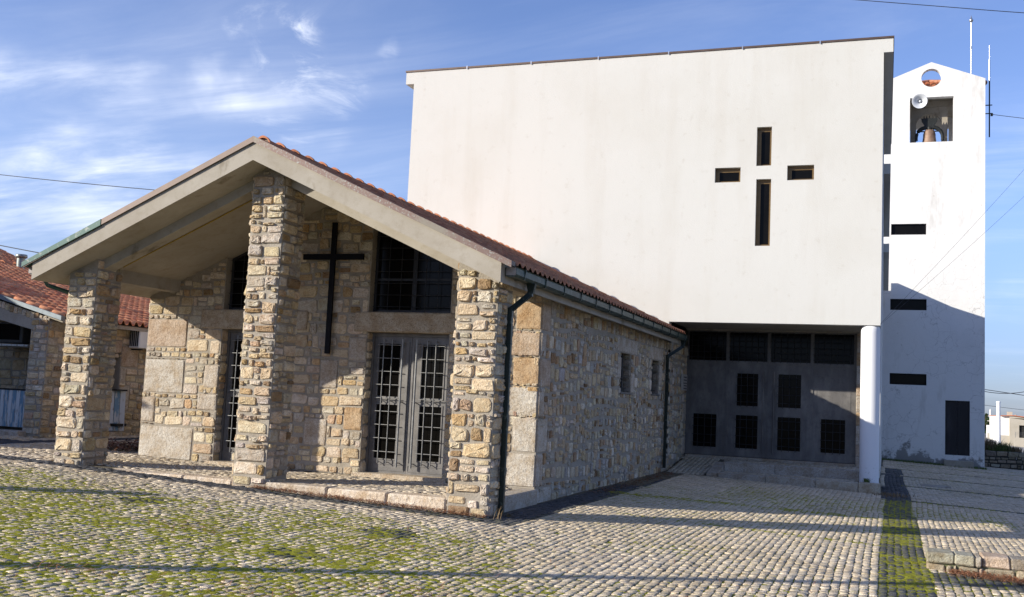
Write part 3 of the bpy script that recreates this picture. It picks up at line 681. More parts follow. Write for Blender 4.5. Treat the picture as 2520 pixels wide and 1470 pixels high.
# tiles
def tile_roof(name, x_ridge, z_ridge, x_eave, y0, y1, slope, parent, seed=1, pitch=0.225, course=0.36, drop=0.012, bright=1.0, amp=0.042):
    """a wavy clay tile slope: ridge along y, running down to x_eave"""
    sgn = 1 if x_eave > x_ridge else -1
    Lx = abs(x_eave - x_ridge); nr = int(Lx / (course * math.cos(math.atan(slope)))) ; cx = Lx / nr
    nt_ = int((y1 - y0) / pitch); py = (y1 - y0) / nt_
    prof = []
    K = 8
    for k in range(K):
        t = k / K
        prof.append((t, amp * (max(0, math.sin(math.pi * min(1, t / 0.56))) ** 0.8 if t < .56 else -0.25 * math.sin(math.pi * (t - .56) / .44))))
    mbt = MB(); r = random.Random(seed)
    ysf = [y0 + (i + t) * py for i in range(nt_) for (t, _) in prof] + [y1]
    hh = [h for i in range(nt_) for (_, h) in prof] + [0.0]
    ny = len(ysf)
    for c in range(nr):
        xa = x_ridge + sgn * c * cx; xb = x_ridge + sgn * ((c + 1) * cx + 0.02)
        za = z_ridge - slope * abs(xa - x_ridge) - 0.010; zb = z_ridge - slope * abs(xb - x_ridge) + drop
        vs = []
        for (x, z) in ((xa, za), (xb, zb), (xb, zb - 0.022)):
            for i in range(ny): vs.append((x, ysf[i] + 0.004 * math.sin(c * 3.1 + i), z + hh[i] * (1.0 if z != zb - 0.022 else 1.0)))
        for i in range(ny - 1):
            ti = i // K
            rr_ = random.Random(seed * 1000 + c * 331 + ti * 7)
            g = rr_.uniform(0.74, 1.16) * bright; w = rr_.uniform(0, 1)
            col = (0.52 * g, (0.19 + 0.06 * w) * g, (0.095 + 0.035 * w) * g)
            for q in (0, 1):
                f = (q * ny + i, q * ny + i + 1, (q + 1) * ny + i + 1, (q + 1) * ny + i)
                if sgn > 0: f = f[::-1]
                b = len(mbt.v)
                mbt.f.append(tuple(b_ + base_ for b_, base_ in zip(f, [len(mbt.v)] * 4))); mbt.m.append(0); mbt.c.append(col); mbt.sm.append(q == 0)
        mbt.v.extend(vs)
    # fix the indices: the faces of a course were written before its vertices
    return mbt.build(name, M_tile, parent)
ZR = 5.165
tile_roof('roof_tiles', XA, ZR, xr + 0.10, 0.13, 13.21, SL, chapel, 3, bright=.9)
tile_roof('roof_tiles', XA, ZR - .03, xl - 0.06, 0.14, 13.21, SL, chapel, 4, amp=.02)
# ridge tiles
def ridge_tiles(x, y0, y1, z, parent, r=0.092, ln=0.43, seed=2):
    mbt = MB(); n = int((y1 - y0) / ln); ln = (y1 - y0) / n; rr_ = random.Random(seed)
    for i in range(n):
        ya = y0 + i * ln; g = rr_.uniform(.8, 1.15); col = (0.44 * g, 0.18 * g, 0.095 * g)
        vs = []; K = 12
        for (yy, R, dz) in ((ya - 0.035, r * 1.22, .0), (ya + 0.02, r * 1.20, .0), (ya + 0.06, r * 1.04, 0), (ya + ln + 0.02, r * 0.90, 0)):
            for k in range(K + 1):
                a = math.pi * k / K
                pk = 1 + 0.18 * max(0, math.sin(a)) ** 6 if R > r * 1.1 else 1
                vs.append((x + R * math.cos(a) * 1.25, yy, z + dz + R * math.sin(a) * pk))
        # inner front rim for thickness
        for k in range(K + 1):
            a = math.pi * k / K; vs.append((x + r * 1.02 * math.cos(a) * 1.25, ya - 0.035, z + r * 1.02 * math.sin(a)))
        fs = [(q * (K + 1) + k, q * (K + 1) + k + 1, (q + 1) * (K + 1) + k + 1, (q + 1) * (K + 1) + k) for q in range(3) for k in range(K)]
        fs += [(4 * (K + 1) + k, 4 * (K + 1) + k + 1, k + 1, k) for k in range(K)]
        mbt.add(vs, fs, 0, col)
    # mortar bedding closing the first tile
    mbt.prism([(x - .13, z), (x + .13, z), (x + .09, z + .07), (x, z + .10), (x - .09, z + .07)], 'y', y0 + 0.005, y0 + 0.05, 0, (0.25, 0.2, 0.15))
    return mbt.build('ridge_tiles', M_tile, parent)
ridge_tiles(XA, 0.24, 13.22, ZR - 0.035, chapel)

# copper flashing along the gable edge
for (xe, m_, nm) in ((xr + 0.16, M_copper, 'gable_flashing'), (xl - 0.17, M_brownflash, 'gable_flashing')):
    mb = MB(); sg = 1 if xe > XA else -1
    h0, h1 = 0.002, 0.062
    zt = lambda x: 5.13 - SL * abs(x - XA)
    pts = [(XA, zt(XA) + h0), (xe, zt(xe) + h0), (xe, zt(xe) + h1), (XA, zt(XA) + h1)]
    mb.prism(pts, 'y', -0.03, 0.125)
    mb.prism([(XA, zt(XA) - 0.03), (xe, zt(xe) - 0.03), (xe, zt(xe) + h1), (XA, zt(XA) + h1)], 'y', -0.036, -0.03)
    mb.build(nm, m_, chapel)
mb = MB()   # green strip at the low end of the left slope
xa_, xb_ = xl - 0.19, xl + 1.35
mb.prism([(xb_, zt(xb_) - .035), (xa_, zt(xa_) - .012), (xa_, zt(xa_) + .066), (xb_, zt(xb_) + .064)], 'y', -0.044, 0.10)
o = mb.build('gable_flashing', M_greenflash, chapel); o['label'] = 'green painted end of the flashing'

# gutters
def gutter(x0, x1, y0, y1, z0, name='gutter'):
    mb = MB(); s = 1 if x1 > x0 else -1
    t = 0.012
    zb, ztp = z0, z0 + 0.13
    prof = [(x0, ztp), (x0, zb + .01), (x0 + s * .02, zb), (x1 - s * .03, zb), (x1, zb + .035), (x1, ztp - .01), (x1 + s * .015, ztp), (x1 - s * .012, ztp), (x1 - s * .012, zb + .04), (x1 - s * .035, zb + t), (x0 + s * .02, zb + t), (x0 + s * t, ztp)]
    mb.prism(prof, 'y', y0, y1)
    g = mb.build(name, M_gutter, chapel)
    mb = MB(); y = y0 + 0.35
    while y < y1:
        mb.mark(); mb.prism([(x0 - s * .0, zb - .008), (x1, zb - .008), (x1 + s * .008, zb + .03), (x1 + s * .02, ztp + .004), (x1 + s * .012, ztp + .012), (x1 - s * .02, ztp + .006), (x1 - s * .001, zb + .036), (x1 - s * .03, zb - .002), (x0, zb - .002)], 'y', y, y + 0.025)
        y += 0.95
    mb.build_each('bracket', M_gutter, g)
    mb = MB(); mb.box(x0 + s * .014, x1 - s * .004, y0 - .012, y0 - .001, zb + .02, ztp - .004); e = mb.build('end_cap', mat('pale_gutter_end', (0.30, 0.27, 0.25), 0.6, noise=[(14, 4, .4, .7, (.6, .5, .45), 'MULTIPLY')]), g)
    return g
gutter(xr + 0.005, xr + 0.165, 0.16, 13.2, 3.085)
gutter(xl - 0.005, xl - 0.165, 0.10, 13.2, 3.085)

# downpipes
def downpipe(pts, w, top_box, mk):
    mb = MB()
    for a, b in zip(pts[:-1], pts[1:]): mb.bar(a, b, w, w * 0.85, upv=(0, 1, 0))
    for p in pts[1:-1]: mb.bbox(p[0] - w * .52, p[0] + w * .52, p[1] - w * .47, p[1] + w * .47, p[2] - w * .55, p[2] + w * .55, .008)
    x, y, z = top_box
    mb.prism([(x - w * .95, z + .02), (x + w * .95, z + .02), (x + w * .5, z - .12), (x - w * .5, z - .12)], 'y', y - w * .5, y + w * .5)
    o = mb.build('downpipe', M_pipe, chapel)
    mb = MB()
    x, y = pts[-1][:2]
    for z in mk: mb.mark(); mb.box(x - w * .58, x + w * .58, y - w * .56, y + w * .5, z - .012, z + .012)
    mb.build_each('pipe_clamp', M_pipe, o)
downpipe([(-4.12, 0.98, 3.07), (-4.13, 0.97, 2.93), (-4.36, 0.80, 2.68), (-4.36, 0.80, -0.20)], 0.072, (-4.12, 0.98, 3.06), (2.2, 1.1, 0.15))
downpipe([(-4.12, 12.95, 3.07), (-4.13, 12.92, 2.92), (-4.47, 12.75, 2.66), (-4.47, 12.75, -0.13)], 0.072, (-4.12, 12.95, 3.06), (2.2, 0.9))
mb = MB(); mb.tube([(-12.53, 0.35, 3.08), (-12.5, 0.45, 2.95), (-12.32, 0.75, 2.86), (-12.22, .95, 2.85)], 0.035, 8); mb.build('downpipe', M_greenflash, chapel)
# conduit and loose wire below the left soffit
mb = MB(); mb.tube([(-11.55, 1.12, soff(-11.55) - .03), (-9.9, 1.15, soff(-9.9) - .03), (-8.66, 1.15, soff(-8.66) - .03)], 0.012, 6); mb.build('conduit', M_yellow, chapel)
mb = MB(); x = -9.0
mb.tube([(x, 1.2, soff(x)), (x + .07, 1.2, soff(x) - .10), (x + .10, 1.2, soff(x) - .28), (x + .07, 1.2, soff(x) - .40), (x + .10, 1.2, soff(x) - .50)], 0.006, 5); mb.build('loose_wire', M_wire, chapel)

# pillars
def pillar(x0, x1, y0, y1, zb, seed, lab=None):
    mb = MB()
    c = (x0 + x1) / 2
    def tz(x): return soff(x)
    if x0 < XA < x1: poly = [(x0, zb), (x1, zb), (x1, tz(x1)), (XA, tz(XA)), (x0, tz(x0))]
    else: poly = [(x0, zb), (x1, zb), (x1, tz(x1) + .01), (x0, tz(x0) + .01)]
    mb.prism(poly, 'y', y0, y1)
    r = random.Random(seed)
    tf = lambda u: tz(x0 + min(max(u, 0), x1 - x0)) - .02
    kw = dict(ch=(0.08, 0.225), asp=(0.85, 2.5), relief=(0.016, 0.050), gap=0.029)
    rubble(mb, (x0, y0, 0), X_, Z_, -Y_, 0.0, x1 - x0, zb, max(tz(x0), tz(x1), tz(c)), seed=seed, topf=tf, **kw)
    rubble(mb, (x1, y0, 0), Y_, Z_, X_, 0.0, y1 - y0, zb, tz(x1), seed=seed + 1, topf=lambda u: tz(x1) - .01, **kw)
    rubble(mb, (x0, y1, 0), -Y_, Z_, -X_, 0.0, y1 - y0, zb, tz(x0), seed=seed + 2, topf=lambda u: tz(x0) - .01, **kw)
    rubble(mb, (x1, y1, 0), -X_, Z_, Y_, 0.0, x1 - x0, zb, tz(c), seed=seed + 3, topf=lambda u: tf(x1 - x0 - u), **kw)
    return mb.build('pillar', WALLM, chapel)
pillar(-12.06, -11.51, 0.47, 1.05, -0.02, 11)
pillar(-8.60, -8.03, 0.47, 1.05, -0.16, 21)
pillar(-5.05, -4.43, 0.47, 1.05, -0.32, 31)

# kerb stones along the porch
mb = MB(); r = random.Random(5)
for (a, b) in ((-11.50, -8.62), (-8.03, -5.07)):
    mb.mark(); n = 3; w = (b - a) / n; x = a
    for i in range(n):
        w2 = w * r.uniform(.92, 1.08) if i < n - 1 else b - x
        g = r.uniform(.9, 1.1)
        mb.mark(); mb.bbox(x + .006, x + w2 - .006, 0.47, 0.80, gzf(x, 0.5) - .06, 0.0, 0.022, 0, (0.60 * g, 0.52 * g, 0.42 * g), jit=0.008, seed=i)
        x += w2
mb.mark(); mb.bbox(-4.80, -4.50, 1.07, 2.84, -0.30, 0.0, 0.02, 0, (0.44, 0.40, 0.345), jit=.006)
mb.build_each('kerb_stone', M_granite, chapel)
mb = MB(); mb.box(-12.05, -4.78, 0.78, 3.2, -0.25, -0.035); mb.build('porch_floor_base', M_ground, chapel)
o = setts('porch_floor', -12.42, -4.8, 0.81, 2.82, 0.098, 31, hz=lambda x, y: np.maximum(-0.006, -0.39 - .037 * x + .004), dark=False, kind=None, pal=(0.98, 0.99, 1.0), size=.92,
          keep=lambda x, y: (x > -12.36) & (x < -4.82) & (y > 0.83) & (y < 2.82) & ~((y < 1.1) & (((x > -8.65) & (x < -8.0)) | (x < -11.46) | (x > -5.1))))
o.parent = chapel; o.location = -wloc(chapel)

# porch back wall: piers, lintels, gable
DR = (-7.72, -6.18); DL = (-10.70, -9.16); ZD = 2.45; ZL = 2.80
def pier(x0, x1, z0, seed, blocks=(), name='wall'):
    mb = MB()
    pts = [(x0, z0), (x1, z0), (x1, soff(x1))] + ([(XA, soff(XA))] if x0 < XA < x1 else []) + [(x0, soff(x0))]
    mb.prism(pts, 'y', WY, WY + 0.45)
    bl = [(a - x0, b - x0, c, d) for (a, b, c, d, _) in blocks]
    for (a, b, c, d, col) in blocks: block(mb, (x0, WY, 0), X_, Z_, -Y_, a - x0, b - x0, c, d, col, seed=seed)
    rubble(mb, (x0, WY, 0), X_, Z_, -Y_, 0, x1 - x0, z0, max(soff(x0), soff(x1), soff(XA) if x0 < XA < x1 else 0), holes=bl, seed=seed, topf=lambda u: soff(x0 + min(max(u, 0), x1 - x0)) - .02, relief=(0.008, 0.03), ch=(0.09, 0.26))
    return mb
gA = (0.50, 0.465, 0.41); gB = (0.45, 0.36, 0.28); gC = (0.47, 0.42, 0.36); gO = (0.45, 0.33, 0.21)
mb = pier(WL, DL[0], 0.0, 41, [(WL, -11.15, 0.02, 0.62, gA), (WL, -11.45, 1.22, 1.85, gA), (WL, -11.45, 2.08, 2.60, gB), (-11.02, DL[0], 1.35, 1.78, gC), (WL, -12.05, 0.68, 1.15, gC), (-11.12, DL[0], 0.95, 1.25, gC)])
# jamb of the left doorway (reveal)
rubble(mb, (DL[0], WY, 0), Y_, Z_, X_, 0.0, 0.20, 0.0, ZD, seed=44)
rubble(mb, (WL, WY + .45, 0), -Y_, Z_, -X_, 0.0, 0.45, 0.0, 3.0, seed=45)
mb.build('porch_wall', WALLM, chapel)
mb = pier(DL[1], DR[0], 0.0, 51, [(-8.60, -8.25, 1.45, 1.95, gC), (-8.05, DR[0], 1.95, 2.35, gC), (-8.85, -8.4, .45, .92, gC), (-8.08, DR[0], 0.75, 1.15, gO)])
rubble(mb, (DR[0], WY, 0), Y_, Z_, X_, 0.0, 0.20, 0.0, ZD, seed=54)
rubble(mb, (DL[1], WY + .2, 0), -Y_, Z_, -X_, 0.0, 0.20, 0.0, ZD, seed=55)
mb.build('porch_wall', WALLM, chapel)
mb = pier(DR[1], WR - 0.004, 0.0, 61, [(-5.10, WR, 0.02, 0.55, gA), (-4.98, WR, 0.57, 1.12, gA), (-5.35, WR, 1.14, 1.62, gA), (-5.02, WR, 1.64, 2.10, gO), (-5.25, WR, 2.12, 2.52, gB), (-5.0, WR, 2.55, 3.0, gO)])
mb.build('porch_wall', WALLM, chapel)
# lintels
mb = MB()
for a, b in ((DR[0] - .25, DR[1] + .25), (DL[0] - .45, DL[1] + .25)):
    mb.mark(); mb.bbox(a, b, WY - 0.045, WY + 0.22, ZD, ZL, 0.02, 0, (0.45, 0.385, 0.30), jit=.006)
mb.build_each('lintel', M_granite, chapel)
# door sills
mb = MB()
for a, b in ((DR[0] - .10, DR[1] + .10), (DL[0] - .10, DL[1] + .10)): mb.mark(); mb.bbox(a, b, WY - 0.10, WY + 0.30, -.02, 0.055, 0.008, 0, (0.50, 0.43, 0.34))
mb.build_each('door_sill', M_granite, chapel)

def porch_door(x0, x1):
    y = WY + 0.20; z0, z1 = 0.055, ZD - 0.003
    xc = (x0 + x1) / 2
    mb = MB()
    mb.box(x0 + .002, x0 + .055, y - .03, y + .06, z0, z1); mb.box(x1 - .055, x1 - .002, y - .03, y + .06, z0, z1); mb.box(x0 + .055, x1 - .055, y - .03, y + .06, z1 - .05, z1)
    dfr = mb.build('door', M_metal, chapel)
    for s, (a, b) in ((-1, (x0 + .057, xc - .003)), (1, (xc + .003, x1 - .057))):
        w = b - a
        g0, g1 = (a + .10, a + .10 + .40) if s < 0 else (b - .10 - .40, b - .10)
        mb = MB(); cells = [(0.30, 1.22), (1.36, 2.27)]
        zs_ = [z0, 0.30, 1.22, 1.36, 2.27, z1 - .052]; xs_ = [a, g0, g1, b]
        for i in range(5):
            for j in range(3):
                if j == 1 and i in (1, 3): continue
                mb.box(xs_[j], xs_[j + 1], y, y + .045, zs_[i], zs_[i + 1])
        # raised mouldings
        for (c, d) in cells:
            e = .022
            mb.box(g0 - e, g1 + e, y - .012, y, c - e, c); mb.box(g0 - e, g1 + e, y - .012, y, d, d + e)
            mb.box(g0 - e, g0, y - .012, y, c, d); mb.box(g1, g1 + e, y - .012, y, c, d)
        mb.box(a + .03, b - .03, y - .008, y, 0.20, 0.212); mb.box(a + .03, b - .03, y - .008, y, z0 + .04, z0 + .052); mb.box(a + .03, b - .03, y - .008, y, 1.285, 1.297)
        mb.box(a + .03, a + .04, y - .008, y, z0 + .052, .20); mb.box(b - .04, b - .03, y - .008, y, z0 + .052, .20)
        xm = xc + s * .045
        mb.box(xm - .006, xm + .006, y - .01, y, .25, 2.3)
        mb.build('door_leaf', M_metal, dfr)
        mb = MB()
        for (c, d) in cells: mb.mark(); mb.box(g0, g1, y + .02, y + .03, c, d)
        mb.build_each('pane', M_glass, dfr)
        mb = MB(); yb = y - .075
        for t in (0.22, 0.62):
            xx = g0 + (g1 - g0) * (t + .06)
            mb.tube([(xx, yb, 0.22), (xx, yb, 2.34)], .010, 6)
            for zz in (.24, 1.28, 2.32): mb.tube([(xx, yb, zz), (xx, y - .005, zz)], .007, 5)
        for k in range(9):
            zz = 0.42 + k * 0.228
            mb.tube([(g0 - .015, yb + .012, zz), (g1 + .03, yb + .012, zz)], .008, 6)
        mb.build('grille', M_grille, dfr)
        mb = MB(); xh = xc + s * .135
        mb.tube([(xh, y - .09, 0.17), (xh, y - .09, 2.35)], .019, 8)
        for zz in (.24, 1.27, 2.27): mb.tube([(xh, y - .09, zz), (xh, y, zz)], .009, 5)
        mb.build('handle', M_grille, dfr)
porch_door(*DR); porch_door(*DL)
# gable windows above the lintels
def gable_window(x0, x1):
    y = WY + 0.16; zb = ZL + 0.003
    tp = lambda x: soff(x) - .003
    mb = MB(); t = .05
    mb.box(x0, x1, y, y + .05, zb, zb + t)
    mb.prism([(x0, zb + t), (x0 + t, zb + t), (x0 + t, tp(x0 + t) - t), (x0, tp(x0) - t)], 'y', y, y + .05)
    mb.prism([(x1 - t, zb + t), (x1, zb + t), (x1, tp(x1) - t), (x1 - t, tp(x1 - t) - t)], 'y', y, y + .05)
    mb.prism([(x0, tp(x0) - t), (x1, tp(x1) - t), (x1, tp(x1)), (x0, tp(x0))], 'y', y, y + .05)
    xc = (x0 + x1) / 2
    mb.prism([(xc - .04, zb + t), (xc + .04, zb + t), (xc + .04, tp(xc + .04) - t), (xc - .04, tp(xc - .04) - t)], 'y', y + .001, y + .045)
    mb.box(x0 + t, x1 - t, y + .002, y + .04, zb + .56, zb + .60)
    w = mb.build('gable_window', M_dgrille, chapel)
    mb = MB(); mb.prism([(x0 + t, zb + t), (x1 - t, zb + t), (x1 - t, tp(x1) - t), (x0 + t, tp(x0) - t)], 'y', y + .022, y + .03); mb.build('pane', M_glass, w)
    mb = MB(); n = 7; yb = y - .05
    for i in range(n):
        x = x0 + .06 + (x1 - x0 - .12) * i / (n - 1)
        mb.tube([(x, yb, zb - .0), (x, yb, tp(x) - .06)], .006, 5)
    z = zb + .1
    while z < max(tp(x0), tp(x1)) - .05:
        a, b = x0 + .02, x1 - .02
        if tp(b) - .04 < z: b = XA + (4.83 - z - .05) / SL
        if tp(a) - .04 < z: a = XA - (4.83 - z - .05) / SL
        if b - a > .1: mb.tube([(a, yb - .01, z), (b, yb - .01, z)], .006, 5)
        z += .205
    mb.build('grille', M_dgrille, w)
gable_window(*DR); gable_window(*DL)
mb = MB()   # lightless interior behind the porch openings
mb.box(WL + .5, WR - .5, WY + .9, WY + 1.0, 0.05, 3.0); mb.build('interior', M_dark, chapel)

# iron cross
mb = MB(); xc, yc = -8.435, WY - 0.09
mb.box(xc - .047, xc + .047, yc - .02, yc + .02, 2.05, 4.36); mb.box(-9.03, xc - .047, yc - .02, yc + .02, 3.70, 3.80); mb.box(xc + .047, -7.83, yc - .02, yc + .02, 3.70, 3.80)
for z in (2.3, 3.3, 4.2): mb.tube([(xc, yc, z), (xc, WY + .02, z)], .01, 6)
tag(mb.build('iron_cross', M_black), 'tall flat black cross fixed to the porch wall beside the central pillar', 'cross')

# side wall
mb = MB()
WIN = [(8.25, 9.16, 1.66, 2.50), (11.33, 12.18, 1.68, 2.50)]
def holed(mb, mk, u0, u1, v0, v1, holes, mi=0):
    us = sorted({u0, u1, *[h[0] for h in holes], *[h[1] for h in holes]}); vs_ = sorted({v0, v1, *[h[2] for h in holes], *[h[3] for h in holes]})
    for a, b in zip(us[:-1], us[1:]):
        for c, d in zip(vs_[:-1], vs_[1:]):
            if any(h[0] <= (a + b) / 2 <= h[1] and h[2] <= (c + d) / 2 <= h[3] for h in holes): continue
            mk(a, b, c, d)
holed(mb, lambda a, b, c, d: mb.box(WR - .45, WR, a, b, c, d), WY + .004, 15.94, -0.35, 3.10, WIN)
bl = []
r = random.Random(9)
for (z0, z1, w, c) in ((-0.28, 0.0, 0.85, gA), (0.02, 0.55, 0.32, gC), (0.57, 1.12, 0.50, gA), (1.14, 1.62, 0.27, gC), (1.64, 2.10, 0.55, gB), (2.12, 2.52, 0.26, gC), (2.55, 3.0, 0.45, gB)):
    bl.append((WY, WY + w, z0, z1, c))
bl += [(7.85, 9.75, 2.51, 2.82, gC), (11.0, 12.6, 2.51, 2.82, gC), (9.17, 9.50, 1.66, 2.1, gC), (7.95, 8.24, 1.95, 2.4, gC), (12.19, 12.5, 1.9, 2.4, gC), (15.6, 15.94, 0.1, .6, gC), (15.45, 15.94, 1.0, 1.5, gC), (13.0, 13.5, -.2, .1, gC)]
for (a, b, c, d, col) in bl: block(mb, (WR, 0, 0), Y_, Z_, X_, a, b, c, d, col, seed=71)
PALS = [((0.50, 0.395, 0.26), 6), ((0.50, 0.425, 0.315), 5), ((0.43, 0.30, 0.18), 2), ((0.42, 0.39, 0.34), 4), ((0.60, 0.54, 0.44), 3), ((0.27, 0.18, 0.10), 1.2)]
rubble(mb, (WR, 0, 0), Y_, Z_, X_, WY + .01, 15.94, -0.33, 3.08, holes=[w for w in WIN] + [b[:4] for b in bl], seed=77, ch=(0.13, 0.27), asp=(0.55, 1.35), relief=(0.010, 0.032), gap=.046, pal=PALS, wav=.10)
for w in WIN:   # reveals
    rubble(mb, (WR, w[1], 0), -X_, Z_, -Y_, 0.0, 0.17, w[2], w[3], seed=78, pal=[((.34, .30, .24), 1), ((.28, .25, .2), 1)])
mb.build('side_wall', WALLM, chapel)
for w in WIN:
    mb = MB(); x = WR - .17
    mb.box(x - .04, x, w[0], w[0] + .04, w[2], w[3]); mb.box(x - .04, x, w[1] - .04, w[1], w[2], w[3]); mb.box(x - .04, x, w[0] + .04, w[1] - .04, w[2], w[2] + .04); mb.box(x - .04, x, w[0] + .04, w[1] - .04, w[3] - .04, w[3])
    mb.bbox(WR - .16, WR + .04, w[0] - .03, w[1] + .03, w[2] - .035, w[2] + .006, .006)
    o = mb.build('side_window', [M_metal], chapel)
    mb = MB(); mb.box(x - .025, x - .015, w[0] + .04, w[1] - .04, w[2] + .04, w[3] - .04); mb.build('pane', M_glass, o)
    mb = MB()
    for k in range(4): mb.tube([(x + .06, w[0] + .08 + k * .16, w[2]), (x + .06, w[0] + .08 + k * .16, w[3])], .008, 5)
    for k in range(4): mb.tube([(x + .07, w[0], w[2] + .1 + k * .21), (x + .07, w[1], w[2] + .1 + k * .21)], .008, 5)
    mb.build('grille', M_dgrille, o)
mb = MB()   # west and rear walls, seen only from elsewhere
mb.box(WL, WL + .45, WY + .452, 13.2, -.1, 3.0); rubble(mb, (WL, 0, 0), Y_, Z_, -X_, WY + .46, 9.0, 0.0, 2.98, seed=91, ch=(.14, .26))
mb.build('side_wall', WALLM, chapel)

# ================================================================== THE CHURCH (big white block)
church = thing('white_church', 'large flat white rendered church block with a cross of four windows', 'church', (-5.8, 13.25, 0))
BL, BR, BY = -12.24, 0.58, 13.25
CW = [(-2.45, -2.08, 7.60, 8.61), (-3.49, -2.84, 7.195, 7.58), (-1.68, -1.03, 7.205, 7.585), (-2.44, -2.07, 5.54, 7.255)]
mb = MB()
holed(mb, lambda a, b, c, d: mb.box(a, b, BY, BY + .30, c, d), -4.56, BR, 3.58, 10.36, CW)
mb.box(BL, -4.56, BY, BY + .30, -0.1, 10.36)
mb.box(BR - .3, BR, BY + .30, 15.95, 3.58, 10.36)
mb.box(BR - .47, BR, 15.95, 23.9, -.6, 10.36); mb.box(BR - .3, BR, 23.9, 31.5, -.6, 9.0); mb.box(BR - .3, BR, 31.5, 37.5, -.7, 7.9)
mb.box(BL, BL + .3, BY + .30, 37.5, -.1, 7.9); mb.box(BL, BL + .3, BY + .3, 23.9, 7.9, 10.36); mb.box(BL, BL + .3, 23.9, 31.5, 7.9, 9.0)
mb.box(BL + .3, BR - .3, 37.2, 37.5, -.6, 7.2); mb.box(BL + .3, BR - .3, 31.2, 31.5, 7.2, 8.7); mb.box(BL + .3, BR - .3, 23.6, 23.9, 8.2, 10.36)
mb.build('wall', M_white, church)
mb = MB()
mb.box(-12.50, 0.80, BY, 23.9, 10.36, 10.71)
def slabY(y0, z0, y1, z1): mb.prism([(y0, z0 - .35), (y1, z1 - .35), (y1, z1), (y0, z0)], 'x', -12.50, 0.80)
mb.mark(); slabY(23.92, 10.04, 31.5, 9.09); mb.mark(); slabY(31.52, 8.46, 37.5, 7.54)
rs = mb.build_each('roof_slab', M_white, church)
mb = MB()
mb.box(-12.52, 0.82, BY - .025, 23.9, 10.712, 10.762)
mb.build('roof_edge_flashing', M_brownflash, church)
mb = MB()
x = -10.6
while x < 0.8:
    mb.mark(); mb.box(x, x + .03, BY - .032, BY - .02, 10.69, 10.78); x += 1.93
mb.build_each('flashing_joint', M_steel, church)
for w in CW:
    mb = MB(); y = BY + .12; t = .05; a, b, c, d = w
    mb.box(a, a + t, y, y + .05, c, d); mb.box(b - t, b, y, y + .05, c, d); mb.box(a + t, b - t, y, y + .05, c, c + t); mb.box(a + t, b - t, y, y + .05, d - t, d)
    mb.box(a + t, a + 2 * t, y + .015, y + .05, c + t, d - t); mb.box(a + 2 * t, b - t, y + .015, y + .05, d - 2 * t, d - t)
    o = mb.build('cross_window', M_frame, church)
    mb = MB(); mb.box(a + 2 * t, b - t, y + .03, y + .04, c + t, d - 2 * t); mb.build('pane', M_glass, o)
mb = MB()   # underside of the block over the entrance
mb.box(-4.55, BR - .31, BY + .302, 15.93, 3.60, 3.85); mb.box(-4.55, 0.1, 15.72, 15.93, 3.56, 3.60)
mb.build('entrance_ceiling', M_concrete, church)
# entrance screen
ent = None
YB = 15.94
bx = [-4.55, -3.42, -2.30, -1.16, -0.04]
mb = MB()
wins = []
for i in range(4): wins.append((bx[i] + .05, bx[i + 1] - .05, 2.74, 3.53))
for (a, b, c, d) in [(-4.33, -3.69, .34, 1.24), (-3.16, -2.57, .35, 1.25), (-2.04, -1.44, .35, 1.25), (-.91, -.29, .36, 1.25), (-3.15, -2.58, 1.51, 2.40), (-2.04, -1.44, 1.51, 2.41)]: wins.append((a, b, c, d))
holed(mb, lambda a, b, c, d: mb.box(a, b, YB, YB + .06, c, d), -4.555, -.02, .12, 3.58, wins)
for x in bx[1:4]: mb.box(x - .035, x + .035, YB - .02, YB - .001, .12, 2.70)
mb.box(-4.55, -.03, YB - .025, YB - .001, 2.66, 2.72)
for x in bx[1:4]: mb.box(x - .03, x + .03, YB - .025, YB - .001, 2.722, 3.55)
for i in range(4):
    a, b = bx[i] + .12, bx[i + 1] - .12
    for (c, d) in ((.22, .23), (1.36, 1.37), (2.54, 2.55)): mb.box(a, b, YB - .009, YB - .001, c, d)
    mb.box(a, a + .01, YB - .009, YB - .001, .23, 2.54); mb.box(b - .01, b, YB - .009, YB - .001, .23, 2.54)
for (a, b, c, d) in wins[4:]:
    e = .035
    mb.box(a - e, b + e, YB - .016, YB - .0005, c - e, c); mb.box(a - e, b + e, YB - .016, YB - .0005, d, d + e)
    mb.box(a - e, a, YB - .016, YB - .0005, c, d); mb.box(b, b + e, YB - .016, YB - .0005, c, d)
mb.box(bx[2] - .008, bx[2] + .008, YB - .05, YB - .021, .12, 2.64)
ent = mb.build('entrance_door', M_bdoor, church)
mb = MB()
for (a, b, c, d) in wins: mb.mark(); mb.box(a, b, YB + .03, YB + .04, c, d)
mb.build_each('pane', M_glass, ent)
mb = MB()
for k, (a, b, c, d) in enumerate(wins):
    mb.mark(); nv, nh = (6, 5) if k < 4 else (3, 4)
    for i in range(nv):
        x = a + (b - a) * (i + .5 if k < 4 else (i + .7)) / (nv + (0 if k < 4 else .4)); mb.tube([(x, YB - .04, c - .03), (x, YB - .04, d + .01)], .008, 5)
    for j in range(nh):
        z = c + (d - c) * (j + .5) / nh; mb.tube([(a - .02, YB - .05, z), (b + .01, YB - .05, z)], .008, 5)
mb.build_each('grille', M_dgrille, ent)
mb = MB()
for x in (-2.43, -2.15):
    mb.mark()
    mb.tube([(x, YB - .10, .24), (x, YB - .10, 2.46)], .02, 8)
    for z in (.4, 1.3, 2.3): mb.tube([(x, YB - .10, z), (x, YB, z)], .01, 5)
mb.build_each('handle', M_bdoor, ent)
mb = MB(); mb.box(-4.2, 0.0, YB + .9, YB + 1.0, 0, 3.6); mb.build('interior', M_dark, church)
